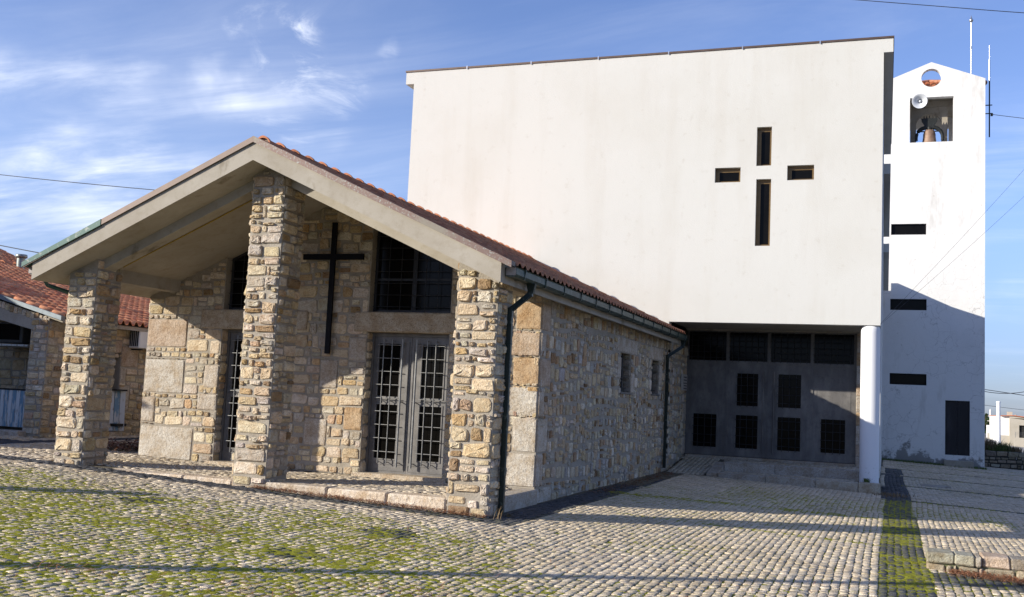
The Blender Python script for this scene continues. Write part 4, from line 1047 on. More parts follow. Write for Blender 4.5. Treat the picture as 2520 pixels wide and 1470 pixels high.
# right jamb of dressed stone
mb = MB(); mb.box(-.02, .12, YB - .16, YB + .2, -.1, 3.58)
z = -.1; k = 0
while z < 3.5:
    h = (0.42, .30, .5, .36)[k % 4]; block(mb, (-.02, YB - .16, 0), X_, Z_, -Y_, 0, .14, z, min(z + h, 3.58), [gC, gB, gA, gO][k % 4], seed=k); z += h; k += 1
mb.build('door_jamb', WALLM, church)
# column
mb = MB(); mb.lathe([(.225, -.42), (.225, 3.42), (.222, 3.50), (.205, 3.56), (.17, 3.58)], (.355, BY + .225, 0), 40); mb.build('column', M_col, church)
# platform and steps
def sill(mb, pts, z0, z1, col, b=.012):
    mb.prism(pts, 'z', z0, z1, 0, col)
mb = MB()
for i, (a, b) in enumerate(((-3.15, -2.0), (-1.99, -.85), (-.84, .12), (.13, .62))):
    mb.mark(); mb.bbox(a, b, 12.80, 13.12, -.50, -.17, .012, 0, (0.40 + .02 * i, .37 + .015 * i, .33), jit=.003)
for i, (a, b) in enumerate(((-3.16, -1.9), (-1.89, .10))): mb.mark(); mb.bbox(a, b, 13.95, 14.25, -.25, .045, .012, 0, (0.44 - .03 * i, .41 - .03 * i, .37 - .03 * i), jit=.003)
mb.mark(); mb.prism([(12.80, -.185), (14.3, .03), (14.3, -.4), (12.80, -.5)], 'x', -3.42, -3.17, 0, (0.42, .38, .33))
mb.mark(); mb.bbox(-4.5, -.03, YB - .25, YB, -.1, .11, .01, 0, (0.42, .37, .31))
mb.mark(); mb.bbox(-.03, .14, 15.5, 15.94, -.1, .06, .01, 0, (0.42, .37, .31))
mb.build_each('step_stone', M_granite, church)
mb = MB(); mb.box(-3.18, .60, 13.1, 15.9, -.5, -.21); mb.box(-3.18, .10, 14.2, 15.9, -.21, 0.005)
mb.mark(); mb.prism([(12.85, -.30), (15.7, .03), (15.7, -.5), (12.85, -.5)], 'x', -4.555, -3.42)
mb.build_each('platform_base', M_ground, church)
def plat_h(x, y):
    hi = np.where((y > 14.25), .042, -.175)
    ramp = -.245 + (y - 12.85) / 2.85 * .31
    return np.where(x < -3.35, ramp, hi)
for nm, reg in (('ramp_setts', lambda x, y: (x < -3.46)), ('upper_platform_setts', lambda x, y: (x > -3.14) & (y > 14.28)), ('lower_platform_setts', lambda x, y: (x > -3.14) & (y < 13.92) & (y > 13.16))):
    o = setts(nm, -4.55, .62, 12.85, 15.7, .115, 55, hz=plat_h, dark=False, kind=None, pal=(.92, .94, .96), size=.93,
              keep=lambda x, y: reg(x, y) & (x > -4.5) & (x < .55) & (y > 12.88) & (y < 15.66) & ~((x > .05) & (y < 13.75)) & ~((x > .05) & (y > 15.4)))
    o.parent = church; o.location = -wloc(church)
# engraved plaque beside the entrance
mb = MB(); mb.bbox(WR + .02, WR + .065, 15.0, 15.72, 1.86, 2.30, .008)
pl = mb.build('stone_plaque', M_plate); tag(pl, 'small pale engraved stone plaque on the rubble wall beside the main entrance', 'plaque')
mb = MB()
for k, z in enumerate((2.22, 2.14, 2.055, 1.985, 1.915)):
    mb.mark(); y = 15.22 - .03 * (k % 3)
    while y < 15.66:
        w = .03; mb.box(WR + .0655, WR + .067, y, y + w * .7, z - .018, z + .018); y += w
mb.build_each('lettering', M_letter, pl)

# ================================================================== BELL TOWER
TY = 38.0
tower = thing('bell_tower', 'tall white cracked bell tower with gabled top and open belfry', 'bell tower', (2.6, TY, -.7))
TX0, TX1 = 0.28, 4.93; TXc = 2.6
mb = MB()
TH = [(1.67, 3.57, 14.30, 16.46), (.89, 2.43, 9.90, 10.42), (.89, 2.47, 6.35, 6.87), (.90, 2.49, 2.88, 3.40), (3.29, 4.32, -.22, 2.24)]
holed(mb, lambda a, b, c, d: mb.box(a, b, TY, TY + .32, c, d), TX0, TX1, -1.0, 16.75, TH)
# gable with the round hole
cz, cr = 17.40, .44
def gtop(x): return 18.16 - .40 * abs(x - TXc)
K = 32
def bd(a):
    dx, dz = math.cos(a), math.sin(a); t = 9
    if dz < 0: t = min(t, (16.75 - cz) / dz)
    if dx > 0: t = min(t, (TX1 - TXc) / dx)
    if dx < 0: t = min(t, (TX0 - TXc) / dx)
    s = .40 * (1 if dx > 0 else -1)
    den = dz + s * dx
    if den > 1e-6: t = min(t, (18.16 - cz) / den)
    return (TXc + dx * t, cz + dz * t)
angs = sorted({*[2 * math.pi * k / K for k in range(K)], math.pi / 2, *[math.atan2(z - cz, x - TXc) % (2 * math.pi) for (x, z) in ((TX0, 16.75), (TX1, 16.75), (TX1, gtop(TX1)), (TX0, gtop(TX0)))]})
inn = [(TXc + cr * math.cos(a), cz + cr * math.sin(a)) for a in angs]; ou = [bd(a) for a in angs]; n = len(angs)
vs = [(x, TY, z) for x, z in inn] + [(x, TY, z) for x, z in ou] + [(x, TY + .32, z) for x, z in inn] + [(x, TY + .32, z) for x, z in ou]
fs = []
for k in range(n):
    j = (k + 1) % n
    fs += [(k, n + k, n + j, j), (2 * n + j, 3 * n + j, 3 * n + k, 2 * n + k), (j, 2 * n + j, 2 * n + k, k), (n + k, 3 * n + k, 3 * n + j, n + j)]
mb.add(vs, [f[::-1] for f in fs])
# side and rear walls
D2 = TY + 4.6
mb.box(TX0, TX0 + .32, TY + .32, D2, -1, 14.3); mb.box(TX1 - .32, TX1, TY + .32, D2, -1, 14.3); mb.box(TX0 + .32, TX1 - .32, D2 - .32, D2, -1, 14.3)
mb.box(TX0 + .32, TX1 - .32, TY + .32, D2 - .32, 13.9, 14.2)
for (a, b) in ((TX0, TX0 + .32), (TX1 - .32, TX1)):
    mb.box(a, b, TY + .32, TY + 1.35, 14.3, 16.9); mb.box(a, b, D2 - 1.35, D2, 14.3, 16.9); mb.box(a, b, TY + 1.35, D2 - 1.35, 16.3, 16.9)
mb.box(TX0 + .32, 1.6, D2 - .32, D2, 14.3, 16.9); mb.box(3.6, TX1 - .32, D2 - .32, D2, 14.3, 16.9); mb.box(1.6, 3.6, D2 - .32, D2, 16.1, 16.9)
mb.build('wall', M_tower, tower)
mb = MB()   # belfry frame: posts, arch and ceiling
yp = TY + 1.15
mb.box(1.72, 1.98, yp, yp + .3, 14.2, 16.62); mb.box(3.12, 3.38, yp, yp + .3, 14.2, 16.62)
mb.box(TX0 + .33, TX1 - .33, TY + .33, D2 - .33, 16.62, 16.74); mb.box(TX0 + .34, TX1 - .34, yp - .05, yp + .35, 16.30, 16.60)
ap = [(1.98, 15.5)]
for k in range(13):
    a = math.pi - math.pi * k / 12; ap.append((2.55 + .57 * math.cos(a), 15.5 + .55 * math.sin(a)))
ap += [(3.12, 15.5), (3.12, 16.30), (1.98, 16.30)]
# arch as strips
arc = [(2.55 + .57 * math.cos(math.pi - math.pi * k / 12), 15.45 + .55 * math.sin(math.pi * k / 12)) for k in range(13)]
for (a, b) in zip(arc[:-1], arc[1:]): mb.prism([a, b, (b[0], 16.299), (a[0], 16.299)], 'y', yp + .04, yp + .26)
mb.build('belfry_frame', M_concrete, tower)
for h in TH[1:4]:
    a, b, c, d = h; mb = MB(); y = TY + .12; t = .05
    mb.box(a, b, y, y + .06, c, c + t); mb.box(a, b, y, y + .06, d - t, d); mb.box(a, a + t, y, y + .06, c + t, d - t); mb.box(b - t, b, y, y + .06, c + t, d - t)
    o = mb.build('slit_window', M_black, tower)
    mb = MB(); mb.box(a + t, b - t, y + .02, y + .03, c + t, d - t); mb.build('pane', M_glass, o)
a, b, c, d = TH[4]; mb = MB(); y = TY + .14
xm = (a + b) / 2
mb.box(a, a + .05, y - .02, y + .06, c, d); mb.box(b - .05, b, y - .02, y + .06, c, d); mb.box(a + .05, b - .05, y - .02, y + .06, d - .05, d)
mb.box(a + .05, xm - .004, y, y + .04, c, d - .05); mb.box(xm + .004, b - .05, y, y + .04, c, d - .05); mb.box(a + .08, a + .11, y - .04, y, c + .5, c + 1.7)
mb.build('door', mat('blackened_door', (0.018, 0.016, 0.018), .5, .2, .3, noise=[(2, 4, .5, .7, (2.4, 2.4, 2.4), 'MULTIPLY', (1, 1, .3))]), tower)
mb = MB(); mb.bbox(3.24, 4.46, TY - .34, TY - .002, -.95, -.45, .015); mb.build('door_step', M_concrete, tower)
# hipped tile roof behind the gable
mb = MB(); r = random.Random(3)
zb, zt_ = 17.02, 17.86; x0, x1, y0, y1 = TX0 - .05, TX1 + .05, TY + .34, D2 + .05
ax, ay = TXc, (y0 + y1) / 2
cn = [(x0, y0, zb), (x1, y0, zb), (x1, y1, zb), (x0, y1, zb)]; apx = (ax, ay, zt_)
for i in range(4):
    p, q = Vector(cn[i]), Vector(cn[(i + 1) % 4]); nn = 20
    A = Vector(apx)
    for k in range(nn):
        t = (k + .5) / nn; b0 = p.lerp(q, t)
        # barrel tile runs up the slope, shortened by the hip
        lim = 1 - abs(2 * t - 1); mid = p.lerp(q, .5); up_ = (A - mid); e = b0 + up_ * max(lim, .04)
        g = r.uniform(.75, 1.2); w = (q - p).length / nn
        nrow = max(1, int(up_.length * lim / .4))
        for s_ in range(nrow):
            a0 = b0.lerp(e, s_ / nrow); a1 = b0.lerp(e, (s_ + 1.1) / nrow); g = r.uniform(.75, 1.2)
            mb.tube([a0 + Vector((0, 0, .05)), a1 + Vector((0, 0, .02))], w * .48, 8, 0, (0.45 * g, .17 * g, .09 * g), True, True, [w * .52, w * .42])
    mb.add([tuple(p), tuple(q), apx], [(0, 1, 2)], 0, (0.35, .3, .26))
for c_ in cn:
    mb.tube([Vector(c_) + Vector((0, 0, .1)), Vector(apx) + Vector((0, 0, .12))], .11, 8, 0, (0.42, .2, .12))
mb.build('tile_roof', M_tile, tower)

# bell
bell = thing('church_bell', 'bronze bell with black scrolled yoke hanging in the white belfry', 'bell', (2.55, yp - .4, 14.3))
by = yp - .42
mb = MB(); mb.lathe([(0.0, .86), (.10, .86), (.20, .83), (.245, .76), (.27, .62), (.285, .45), (.31, .28), (.36, .12), (.42, .02), (.43, -.03), (.40, -.04)], (2.56, by, 14.22), 32)
for h in (.64, .58, .40): mb.lathe([(.272 + (.62 - h) * .06 - .01, h - .012), (.285 + (.62 - h) * .06, h), (.272 + (.62 - h) * .06 - .01, h + .012)], (2.56, by, 14.22), 32)
mb.build('bell_body', M_bronze, bell)
mb = MB()
mb.prism([(2.20, 15.62), (2.92, 15.62), (2.90, 15.50), (2.78, 15.30), (2.74, 15.14), (2.38, 15.14), (2.34, 15.30), (2.22, 15.50)], 'y', by - .09, by + .09)
for k in range(5): mb.lathe([(.028, 0), (.022, .10), (.001, .2)], (2.32 + k * .12, by, 15.60), 8)
for s in (-1, 1):
    pts = []
    for k in range(9):
        a = math.radians(90 - 90 * k / 8); pts.append((2.56 + s * (.16 + .42 * math.cos(a)), by, 14.72 + .46 * math.sin(a)))
    mb.tube(pts, .085, 8, rr=[.10, .10, .10, .095, .09, .085, .08, .075, .075])
    mb.tube([(2.56 + s * .58, by, 14.72), (2.56 + s * .58, by, 14.55)], .07, 8)
mb.tube([(2.0, by, 15.0), (3.1, by, 15.0)], .03, 8); mb.tube([(2.56, by, 15.04), (2.56, by, 15.2)], .12, 10)
mb.build('yoke', M_iron, bell)
# horn loudspeaker
sp = thing('horn_loudspeaker', 'round grey horn loudspeaker at the upper left corner of the belfry opening', 'loudspeaker', (2.10, TY - .3, 16.2))
ax = Vector((-.12, -1, -.22)).normalized(); c0 = Vector((2.13, TY - .12, 16.24))
mb = MB(); mb.lathe([(.05, -.02), (.07, .08), (.13, .20), (.22, .30), (.33, .36), (.345, .36), (.335, .345), (.20, .27), (.11, .16), (.05, .06)], c0, 28, axis=ax); mb.build('horn', M_horn, sp)
mb = MB(); mb.lathe([(0, .24), (.05, .23), (.06, .16), (.05, .02), (.10, -.02), (.10, -.16), (0, -.17)], c0, 16, axis=ax); mb.tube([c0 - ax * .1, (2.13, TY + .15, 16.46)], .02, 6); mb.build('driver', M_horn, sp)
# lightning rod
mb = MB(); mb.tube([(4.34, TY + .3, 16.9), (4.34, TY + .3, 18.7), (4.34, TY + .3, 20.1)], .03, 8, rr=[.035, .035, .03]); mb.lathe([(.03, 0), (.05, .06), (.05, .1), (.03, .16)], (4.34, TY + .3, 18.75), 10)
mb.lathe([(.03, 0), (.09, .08), (.10, .12), (.06, .17), (.03, .26), (.004, .36)], (4.34, TY + .3, 20.05), 12)
tag(mb.build('lightning_rod', M_steel), 'slim shiny lightning rod with pointed ball rising behind the tower gable', 'lightning rod')
an = thing('radio_antenna', 'thin whip antenna on a bracketed mast beside the tower right edge', 'antenna', (5.13, TY + .3, 14.4))
mb = MB(); mb.tube([(5.13, TY + .3, 14.5), (5.13, TY + .3, 18.2)], .03, 8)
for z in (15.62, 16.02): mb.tube([(4.9, TY + .3, z), (5.25, TY + .3, z)], .025, 6)
mb.bbox(5.18, 5.28, TY + .24, TY + .36, 15.5, 15.62, .01); mb.build('mast', M_iron, an)
mb = MB(); mb.tube([(5.13, TY + .3, 17.2), (5.13, TY + .3, 18.2)], .034, 8); mb.tube([(5.13, TY + .3, 18.2), (5.13, TY + .3, 18.9)], .02, 6); mb.build('whip', M_steel, an)

# ================================================================== LEFT ANNEX
annex = thing('stone_annex', 'low stone outbuilding with orange clay tile roof behind the left pillar', 'outbuilding', (-18.3, 5.5, .2))
AX, AY = -15.48, 3.6; AR = -22.5
def az(x): return 2.62 + .245 * min(max(-15.15 - x, 0), 7.35)
g0 = gzf(-15.5, 5) - .15
mb = MB()
mb.box(AX - .45, AX, AY + .45, 5.42, g0, 2.60); mb.box(AX - .45, AX, 5.42, 5.80, 2.02, 2.60); mb.box(AX - .45, AX, 5.80, 12, g0, 2.60)
mb.box(AX - .45, AX, AY, AY + .45, g0, 2.62)
bl = [(5.80, 6.02, .22, .72, gC), (5.80, 6.15, .74, 1.30, gC), (5.80, 5.98, 1.32, 1.70, gC), (5.80, 6.35, 1.72, 2.20, gB), (5.20, 5.42, 1.1, 1.6, gB), (5.25, 5.80, 2.02, 2.3, gB)]
for (a, b, c, d, col) in bl: block(mb, (AX, 0, 0), Y_, Z_, X_, a, b, c, d, col, seed=5)
rubble(mb, (AX, 0, 0), Y_, Z_, X_, AY, 10.0, g0, 2.58, holes=[b[:4] for b in bl] + [(5.42, 5.80, g0, 2.02)], seed=101, ch=(.09, .17), asp=(1.2, 2.6))
rubble(mb, (AX - .45, AY, 0), X_, Z_, -Y_, 0, .45, g0, 2.60, seed=102, ch=(.09, .17), asp=(1.0, 2.2))
# gable over the open porch
mb.prism([(AX - .45, 2.38), (AX, 2.60), (AX, 2.62), (AX - .45, az(AX - .45)), (AR, az(AR)), (AR, 3.80)], 'y', AY + .02, AY + .42)
for k in range(60):
    rr_ = random.Random(k); x = AX - .12 - k * .115
    if x < AR + .1: break
    stone(mb, Vector((0, AY + .02, 0)), X_, Z_, -Y_, x, az(x) - .14 + rr_.uniform(-.02, .02), .10, .13, .02, rr_, tint(rr_))
# porch back wall
mb.box(-21, AX - .45, 5.6, 5.9, g0, 2.72)
rubble(mb, (-21, 5.6, 0), X_, Z_, -Y_, 0, 5.05, g0, 2.7, seed=104, ch=(.16, .35), holes=[(4.40, 4.95, g0, 2.1)])
mb.build('wall', WALLM, annex)
mb = MB(); mb.box(-16.62, -16.05, 5.53, 5.58, .3, 2.1); d_ = mb.build('door', M_bdoor, annex)
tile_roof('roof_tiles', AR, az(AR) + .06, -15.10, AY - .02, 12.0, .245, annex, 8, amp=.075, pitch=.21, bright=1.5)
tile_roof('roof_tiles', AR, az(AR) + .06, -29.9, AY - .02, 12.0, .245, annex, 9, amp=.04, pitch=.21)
mb = MB(); mb.prism([(AR, az(AR) + .055), (-15.15, az(-15.15) + .0), (-15.15, az(-15.15) - .08), (AR, az(AR) - .02)], 'y', AY + .02, 12.0); mb.build('roof_deck', M_concrete, annex)
ridge_tiles(AR, AY, 12.0, az(AR) + .05, annex, seed=6)
mb = MB(); mb.prism([(AR, az(AR) + .02), (-15.10, az(-15.10) - .04), (-15.10, az(-15.10) + .05), (AR, az(AR) + .11)], 'y', AY - .08, AY + .03); mb.build('gable_flashing', mat('blue_grey_flashing', (.16, .19, .21), .5, .3, noise=[(8, 4, .4, .7, (.7, .7, .7), 'MULTIPLY')]), annex)
mb = MB(); mb.bbox(-17.9, -15.8, AY - .25, AY + .1, g0, .30, .02, 0, gC); mb.mark(); mb.bbox(-15.5, -15.3, 5.4, 5.85, g0, .28, .01, 0, gC); mb.build_each('door_step', M_granite, annex)
# striped plank screens
def plank_screen(name, lab, p0, p1, z0, z1, lean, cat='screen'):
    t = thing(name, lab, cat, (p0[0], p0[1], z0))
    p0, p1 = Vector(p0), Vector(p1); n = max(3, int((p1 - p0).length / .105)); a = MB(); b = MB()
    for k in range(n):
        m_ = a if k % 2 else b
        q0 = p0.lerp(p1, (k + .04) / n); q1 = p0.lerp(p1, (k + .96) / n); dn = Vector((-(p1 - p0).y, (p1 - p0).x, 0)).normalized() * .02
        L_ = Vector(lean)
        vs = [q0 - dn, q1 - dn, q1 + dn, q0 + dn]; V8 = [(v.x, v.y, z0) for v in vs] + [(v.x + L_.x, v.y + L_.y, z1) for v in vs]
        m_.add(V8, [(0, 3, 2, 1), (4, 5, 6, 7), (0, 1, 5, 4), (1, 2, 6, 5), (2, 3, 7, 6), (3, 0, 4, 7)])
    a.build('blue_planks', M_blue, t); b.build('white_planks', M_palep, t)
    mb = MB(); mb.box(p0.x + lean[0] - .02, p1.x + lean[0] + .02, min(p0.y, p1.y) + lean[1] - .03, max(p0.y, p1.y) + lean[1] + .03, z1, z1 + .035)
    mb.box(min(p0.x, p1.x), max(p0.x, p1.x) + .001, min(p0.y, p1.y) + .03, max(p0.y, p1.y) + .07, z0 + .1, z0 + .16)
    mb.build('rail', M_dark, t)
plank_screen('plank_screen', 'wide peeling blue and white plank screen inside the dark annex porch', (-18.6, 4.3, 0), (-16.10, 4.3, 0), .32, 1.10, (0, 0, 0))
plank_screen('plank_screen', 'narrow blue and white plank gate standing open at the annex side doorway', (-15.44, 5.50, 0), (-15.22, 5.78, 0), .30, 1.18, (-.03, 0, 0), 'gate')
# television on a shelf
tv = thing('television', 'old black television on a shelf in the annex porch', 'television', (-17.4, 4.8, 2.1))
mb = MB(); mb.bbox(-18.0, -17.20, 4.62, 4.95, 2.13, 2.60, .02); mb.build('casing', mat('tv_plastic', (.06, .062, .065), .5, noise=[(5, 2, .4, .7, (.8, .8, .8), 'MULTIPLY')]), tv)
mb = MB(); mb.box(-17.93, -17.27, 4.612, 4.619, 2.20, 2.55); mb.build('screen', M_glass, tv)
mb = MB(); mb.box(-18.4, -16.95, 4.55, 5.58, 2.06, 2.10); mb.bar((-17.1, 5.5, 1.4), (-17.1, 5.5, 2.06), .03); mb.bar((-17.1, 5.55, 1.6), (-17.1, 4.9, 2.05), .03); tag(mb.build('shelf', M_palep), 'shelf holding the television in the annex porch', 'shelf')
# air conditioner
ac = thing('air_conditioner', 'white air conditioner unit on the annex side wall below the tiles', 'air conditioner', (AX + .15, 6.4, 2.15))
mb = MB(); mb.bbox(AX + .03, AX + .32, 5.98, 6.72, 2.16, 2.60, .015); mb.build('casing', M_acw, ac)
mb = MB()
for k in range(5): mb.box(AX + .06 + k * .05, AX + .09 + k * .05, 5.970, 5.978, 2.20, 2.56)
mb.build('side_vent', M_dark, ac)
mb = MB(); mb.lathe([(.17, 0), (.17, .012), (.15, .012), (.15, 0)], (AX + .32, 6.44, 2.38), 24, axis=X_)
for k in range(5): mb.lathe([(.03 + .025 * k, .004), (.03 + .025 * k, .01), (.036 + .025 * k, .01)], (AX + .32, 6.44, 2.38), 20, axis=X_)
mb.build('fan_grille', M_dgrille, ac)
mb = MB(); mb.bar((AX, 6.10, 2.13), (AX + .32, 6.10, 2.13), .03); mb.mark(); mb.bar((AX, 6.6, 2.13), (AX + .32, 6.6, 2.13), .03); mb.build_each('bracket', M_iron, ac)
# second roof behind, with a steel flue
back = thing('back_outbuilding', 'outbuilding with bright orange tiles beyond the annex roof', 'outbuilding', (-30, 15, .3))
mb = MB(); mb.box(-36, -23.5, 13.2, 14.4, .2, 3.7); mb.build('wall', M_house2, back)
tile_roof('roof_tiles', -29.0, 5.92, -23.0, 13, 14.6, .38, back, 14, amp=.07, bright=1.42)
tile_roof('roof_tiles', -29.0, 5.92, -36.4, 13, 14.6, .38, back, 15, amp=.05)
ridge_tiles(-29.0, 13, 14.6, 5.93, back, seed=9)
mb = MB(); mb.prism([(-29.0, 5.88), (-23.2, 3.72), (-34.8, 3.72)], 'y', 13.1, 14.5); mb.build('gable', M_house2, back)
mb = MB(); mb.tube([(-21.95, 9, 3.2), (-21.95, 9, 4.72)], .11, 14); mb.lathe([(.11, 0), (.16, .02), (.16, .09), (.14, .11), (0, .12)], (-21.95, 9, 4.66), 16); mb.lathe([(.112, 0), (.125, .02), (.112, .04)], (-21.95, 9, 4.35), 16)
tag(mb.build('steel_flue', mat('dull_flue_metal', (.30, .31, .30), .42, .6, noise=[(9, 4, .4, .7, (.5, .6, .55), 'MULTIPLY')])), 'round metal flue with cap rising above the annex tiles', 'flue')

# ================================================================== LOW WALLS, PLANTS, LITTER
lw = MB(); r = random.Random(13)
zt2 = -.235
lw.box(1.24, 5.2, 1.12, 1.50, -.7, zt2 - .04)
x = 1.20
xs_up = [1.2, 1.52, 1.76, 1.83, 2.15, 2.5, 2.9, 3.4, 3.9, 4.5, 5.2]
for a, b in zip(xs_up[:-1], xs_up[1:]):
    g = r.uniform(.85, 1.1); cc = ((0.50, .40, .31), (0.38, .37, .29), (.36, .33, .28), (.46, .42, .35))[r.randrange(4)]
    lw.bbox(a + .003, b - .003, 1.07 + r.uniform(-.02, .02), 1.52, -.362, zt2 + r.uniform(-.012, .012), .018, 1, tuple(c * g for c in cc), jit=.008, seed=int(a * 10))
xs_lo = [1.2, 1.42, 1.50, 1.56, 1.80, 1.86, 2.2, 2.7, 3.1, 3.6, 4.2, 4.7, 5.2]
for a, b in zip(xs_lo[:-1], xs_lo[1:]):
    g = r.uniform(.8, 1.1); cc = ((0.48, .40, .33), (0.38, .33, .24), (.33, .31, .27))[r.randrange(3)]
    lw.bbox(a + .008, b - .008, 1.08 + r.uniform(-.012, .012), 1.48, -.56, -.372, .02, 1, tuple(c * g for c in cc), jit=.008, seed=int(a * 10 + 3))
lw = lw.build('low_stone_wall', [mat('old_dirty_mortar', (.16, .15, .11), .95, noise=[(6, 3, .4, .7, (.10, .12, .04), 'MIX')]), M_granite]); tag(lw, 'low mossy wall of big granite blocks at the right foreground', 'wall')
fwl = MB(); fwl.box(4.9, 24, 42.55, 43.0, -1.1, -.06)
for k in range(1):
    rubble(fwl, (4.9, 42.55, 0), X_, Z_, -Y_, 0.0, 19.0, -.85, -.04, seed=120, ch=(.14, .26), asp=(1.4, 2.8), relief=(.02, .05), gap=.035, pal=[((0.30, .26, .19), 3), ((.22, .19, .14), 3), ((.36, .34, .30), 1)])
fwl = fwl.build('boundary_wall', [mat('dark_dry_joint', (.05, .045, .035), .95, noise=[(5, 2, .4, .7, (.8, .8, .8), 'MULTIPLY')]), M_stone]); tag(fwl, 'dark rough stone wall beyond the bell tower at the edge of the street', 'wall')

def scatter_strips(name, n, pos, lng, wid, m_, label, cat, seed, zoff=.01, pile=0):
    r = random.Random(seed); mb = MB()
    for i in range(n):
        x, y = pos(r); a = r.uniform(0, math.pi * 2); l = lng * r.uniform(.5, 1.2); h = zoff + r.uniform(0, pile)
        z = gzf(x, y) + h
        d = Vector((math.cos(a), math.sin(a), r.uniform(-.1, .3))); s = Vector((-d.y, d.x, r.uniform(-.3, .3))) * wid
        p = Vector((x, y, z)); m = p + d * l * .5 + Vector((0, 0, .2 * l * r.random())) + s * r.uniform(-1.5, 1.5); e = p + d * l
        V = [p - s * .5, p + s * .5, m + s, m - s, e]
        mb.add([tuple(v) for v in V], [(0, 1, 2, 3), (3, 2, 4)])
    o = mb.build(name, m_); tag(o, label, cat, kind='stuff'); return o
scatter_strips('pine_needles', 1500, lambda r: (r.uniform(-8.2, -4.4), .44 - abs(r.gauss(0, .07))), .12, .0035, M_needle, 'brown pine needles gathered along the porch kerb', 'pine needles', 1, .004, .03)
def pn(r):
    t = abs(r.gauss(0, .5)); return (1.45 + r.random() * 2.2, 1.02 - abs(r.gauss(0, .16)))
scatter_strips('pine_needles', 2200, pn, .14, .004, M_needle, 'rust brown pine needles at the foot of the low foreground wall', 'pine needles', 2, .004, .02)
scatter_strips('pine_needles', 700, lambda r: (r.uniform(-9.5, 0.5), r.uniform(-7.5, -1.0)), .13, .004, M_needle, 'loose pine needles scattered over the mossy cobbles', 'pine needles', 3, .008, .01)
def pn2(r):
    c = r.choice(((-4.2, -5.6), (-5.6, -5.9), (-6.4, -3.4), (-3.2, -4.8))); return (c[0] + r.gauss(0, .28), c[1] + r.gauss(0, .16))
scatter_strips('pine_needles', 280, pn2, .13, .004, M_needle, 'small dark clumps of fallen needles in the mossy foreground', 'pine needles', 9, .006, .03)
scatter_strips('dry_leaves', 900, lambda r: (-13.1 + r.gauss(0, .35), 3.4 + r.gauss(0, .45)), .10, .022, M_leaf, 'heap of dry brown leaves on the ground between the annex and the porch', 'leaves', 4, .01, .12)
scatter_strips('dry_leaves', 500, lambda r: (-4.25 + r.gauss(0, .10), r.uniform(5.5, 12.5) + r.gauss(0, .1)), .07, .012, M_leaf, 'dark leaf litter along the foot of the chapel side wall', 'leaves', 5, .005, .02)

def tuft(x, y, n, h, m_, name, label, cat, seed, zb=None, w=.006, sp=.06, group=None):
    r = random.Random(seed); mb = MB(); z = gzf(x, y) if zb is None else zb
    for i in range(n):
        a = r.uniform(0, 6.28); l = h * r.uniform(.5, 1.1); ox, oy = r.gauss(0, sp), r.gauss(0, sp)
        d = Vector((math.cos(a) * .35, math.sin(a) * .35, 1)).normalized(); s = Vector((-math.sin(a), math.cos(a), 0)) * w
        p = Vector((x + ox, y + oy, z)); m = p + d * l * .6; e = m + Vector((d.x * 2, d.y * 2, .6)) * l * .35
        mb.add([tuple(p - s), tuple(p + s), tuple(m + s * .8), tuple(m - s * .8), tuple(e)], [(0, 1, 2, 3), (3, 2, 4)])
    o = mb.build(name, m_); tag(o, label, cat, group=group); return o
tuft(-4.30, 0.50, 16, .22, M_dryplant, 'dry_weed', 'thin dry weed at the foot of the right porch pillar', 'weed', 1, w=.003)
tuft(-4.26, 0.86, 40, .07, M_dryplant, 'weed', 'small dry weed below the front downpipe', 'weed', 2, w=.004, sp=.018)
tuft(.80, 12.7, 160, .10, M_dryplant, 'dry_grass_tuft', 'dry grass clump beside the white column base', 'grass', 4, w=.008, sp=.22)
tuft(.30, 13.15, 60, .14, M_plant, 'weed', 'little green weed growing against the white column', 'weed', 5, zb=-.18, sp=.03)
for k, (x, y, h, m_) in enumerate(((5.45, 43.4, .9, M_dryplant), (6.1, 43.5, .7, M_plant), (5.8, 43.3, .5, M_plant), (6.7, 43.6, .45, M_dryplant))):
    tuft(x, y, 420, h, m_, 'shrub', ['tall dry reddish shrub on the boundary wall next to the tower', 'green and brown shrub on the boundary wall, second from the tower', 'low leafy plant at the boundary wall in front of the dry shrub', 'small dry weed at the right end of the plants on the boundary wall'][k], 'shrub', 20 + k, zb=-.15, w=.012, sp=.22)
def tower_grass(r): return (r.uniform(.6, 5.0), 37.9 - abs(r.gauss(0, .12)))
mb = MB(); r = random.Random(8)
for i in range(2600):
    x, y = tower_grass(r); z = gzf(x, y) - .03; a = r.uniform(0, 6.28); l = r.uniform(.04, .16)
    s = Vector((math.cos(a), math.sin(a), 0)) * .012
    mb.add([(x - s.x, y - s.y, z), (x + s.x, y + s.y, z), (x + s.y * 2, y + s.x * 2, z + l)], [(0, 1, 2)])
tag(mb.build('grass', M_plant), 'short weeds and grass growing along the foot of the bell tower', 'grass', kind='stuff')
# utility cover in the paving
mb = MB(); mb.lathe([(0, .006), (.34, .006), (.36, .0), (.40, .0), (.42, .008), (.44, .008), (.45, -.02)], (2.0, 18.2, gzf(2.0, 18.2) + .01), 32)
tag(mb.build('manhole_cover', M_concrete), 'round cover set in the cobbles before the bell tower', 'manhole cover')

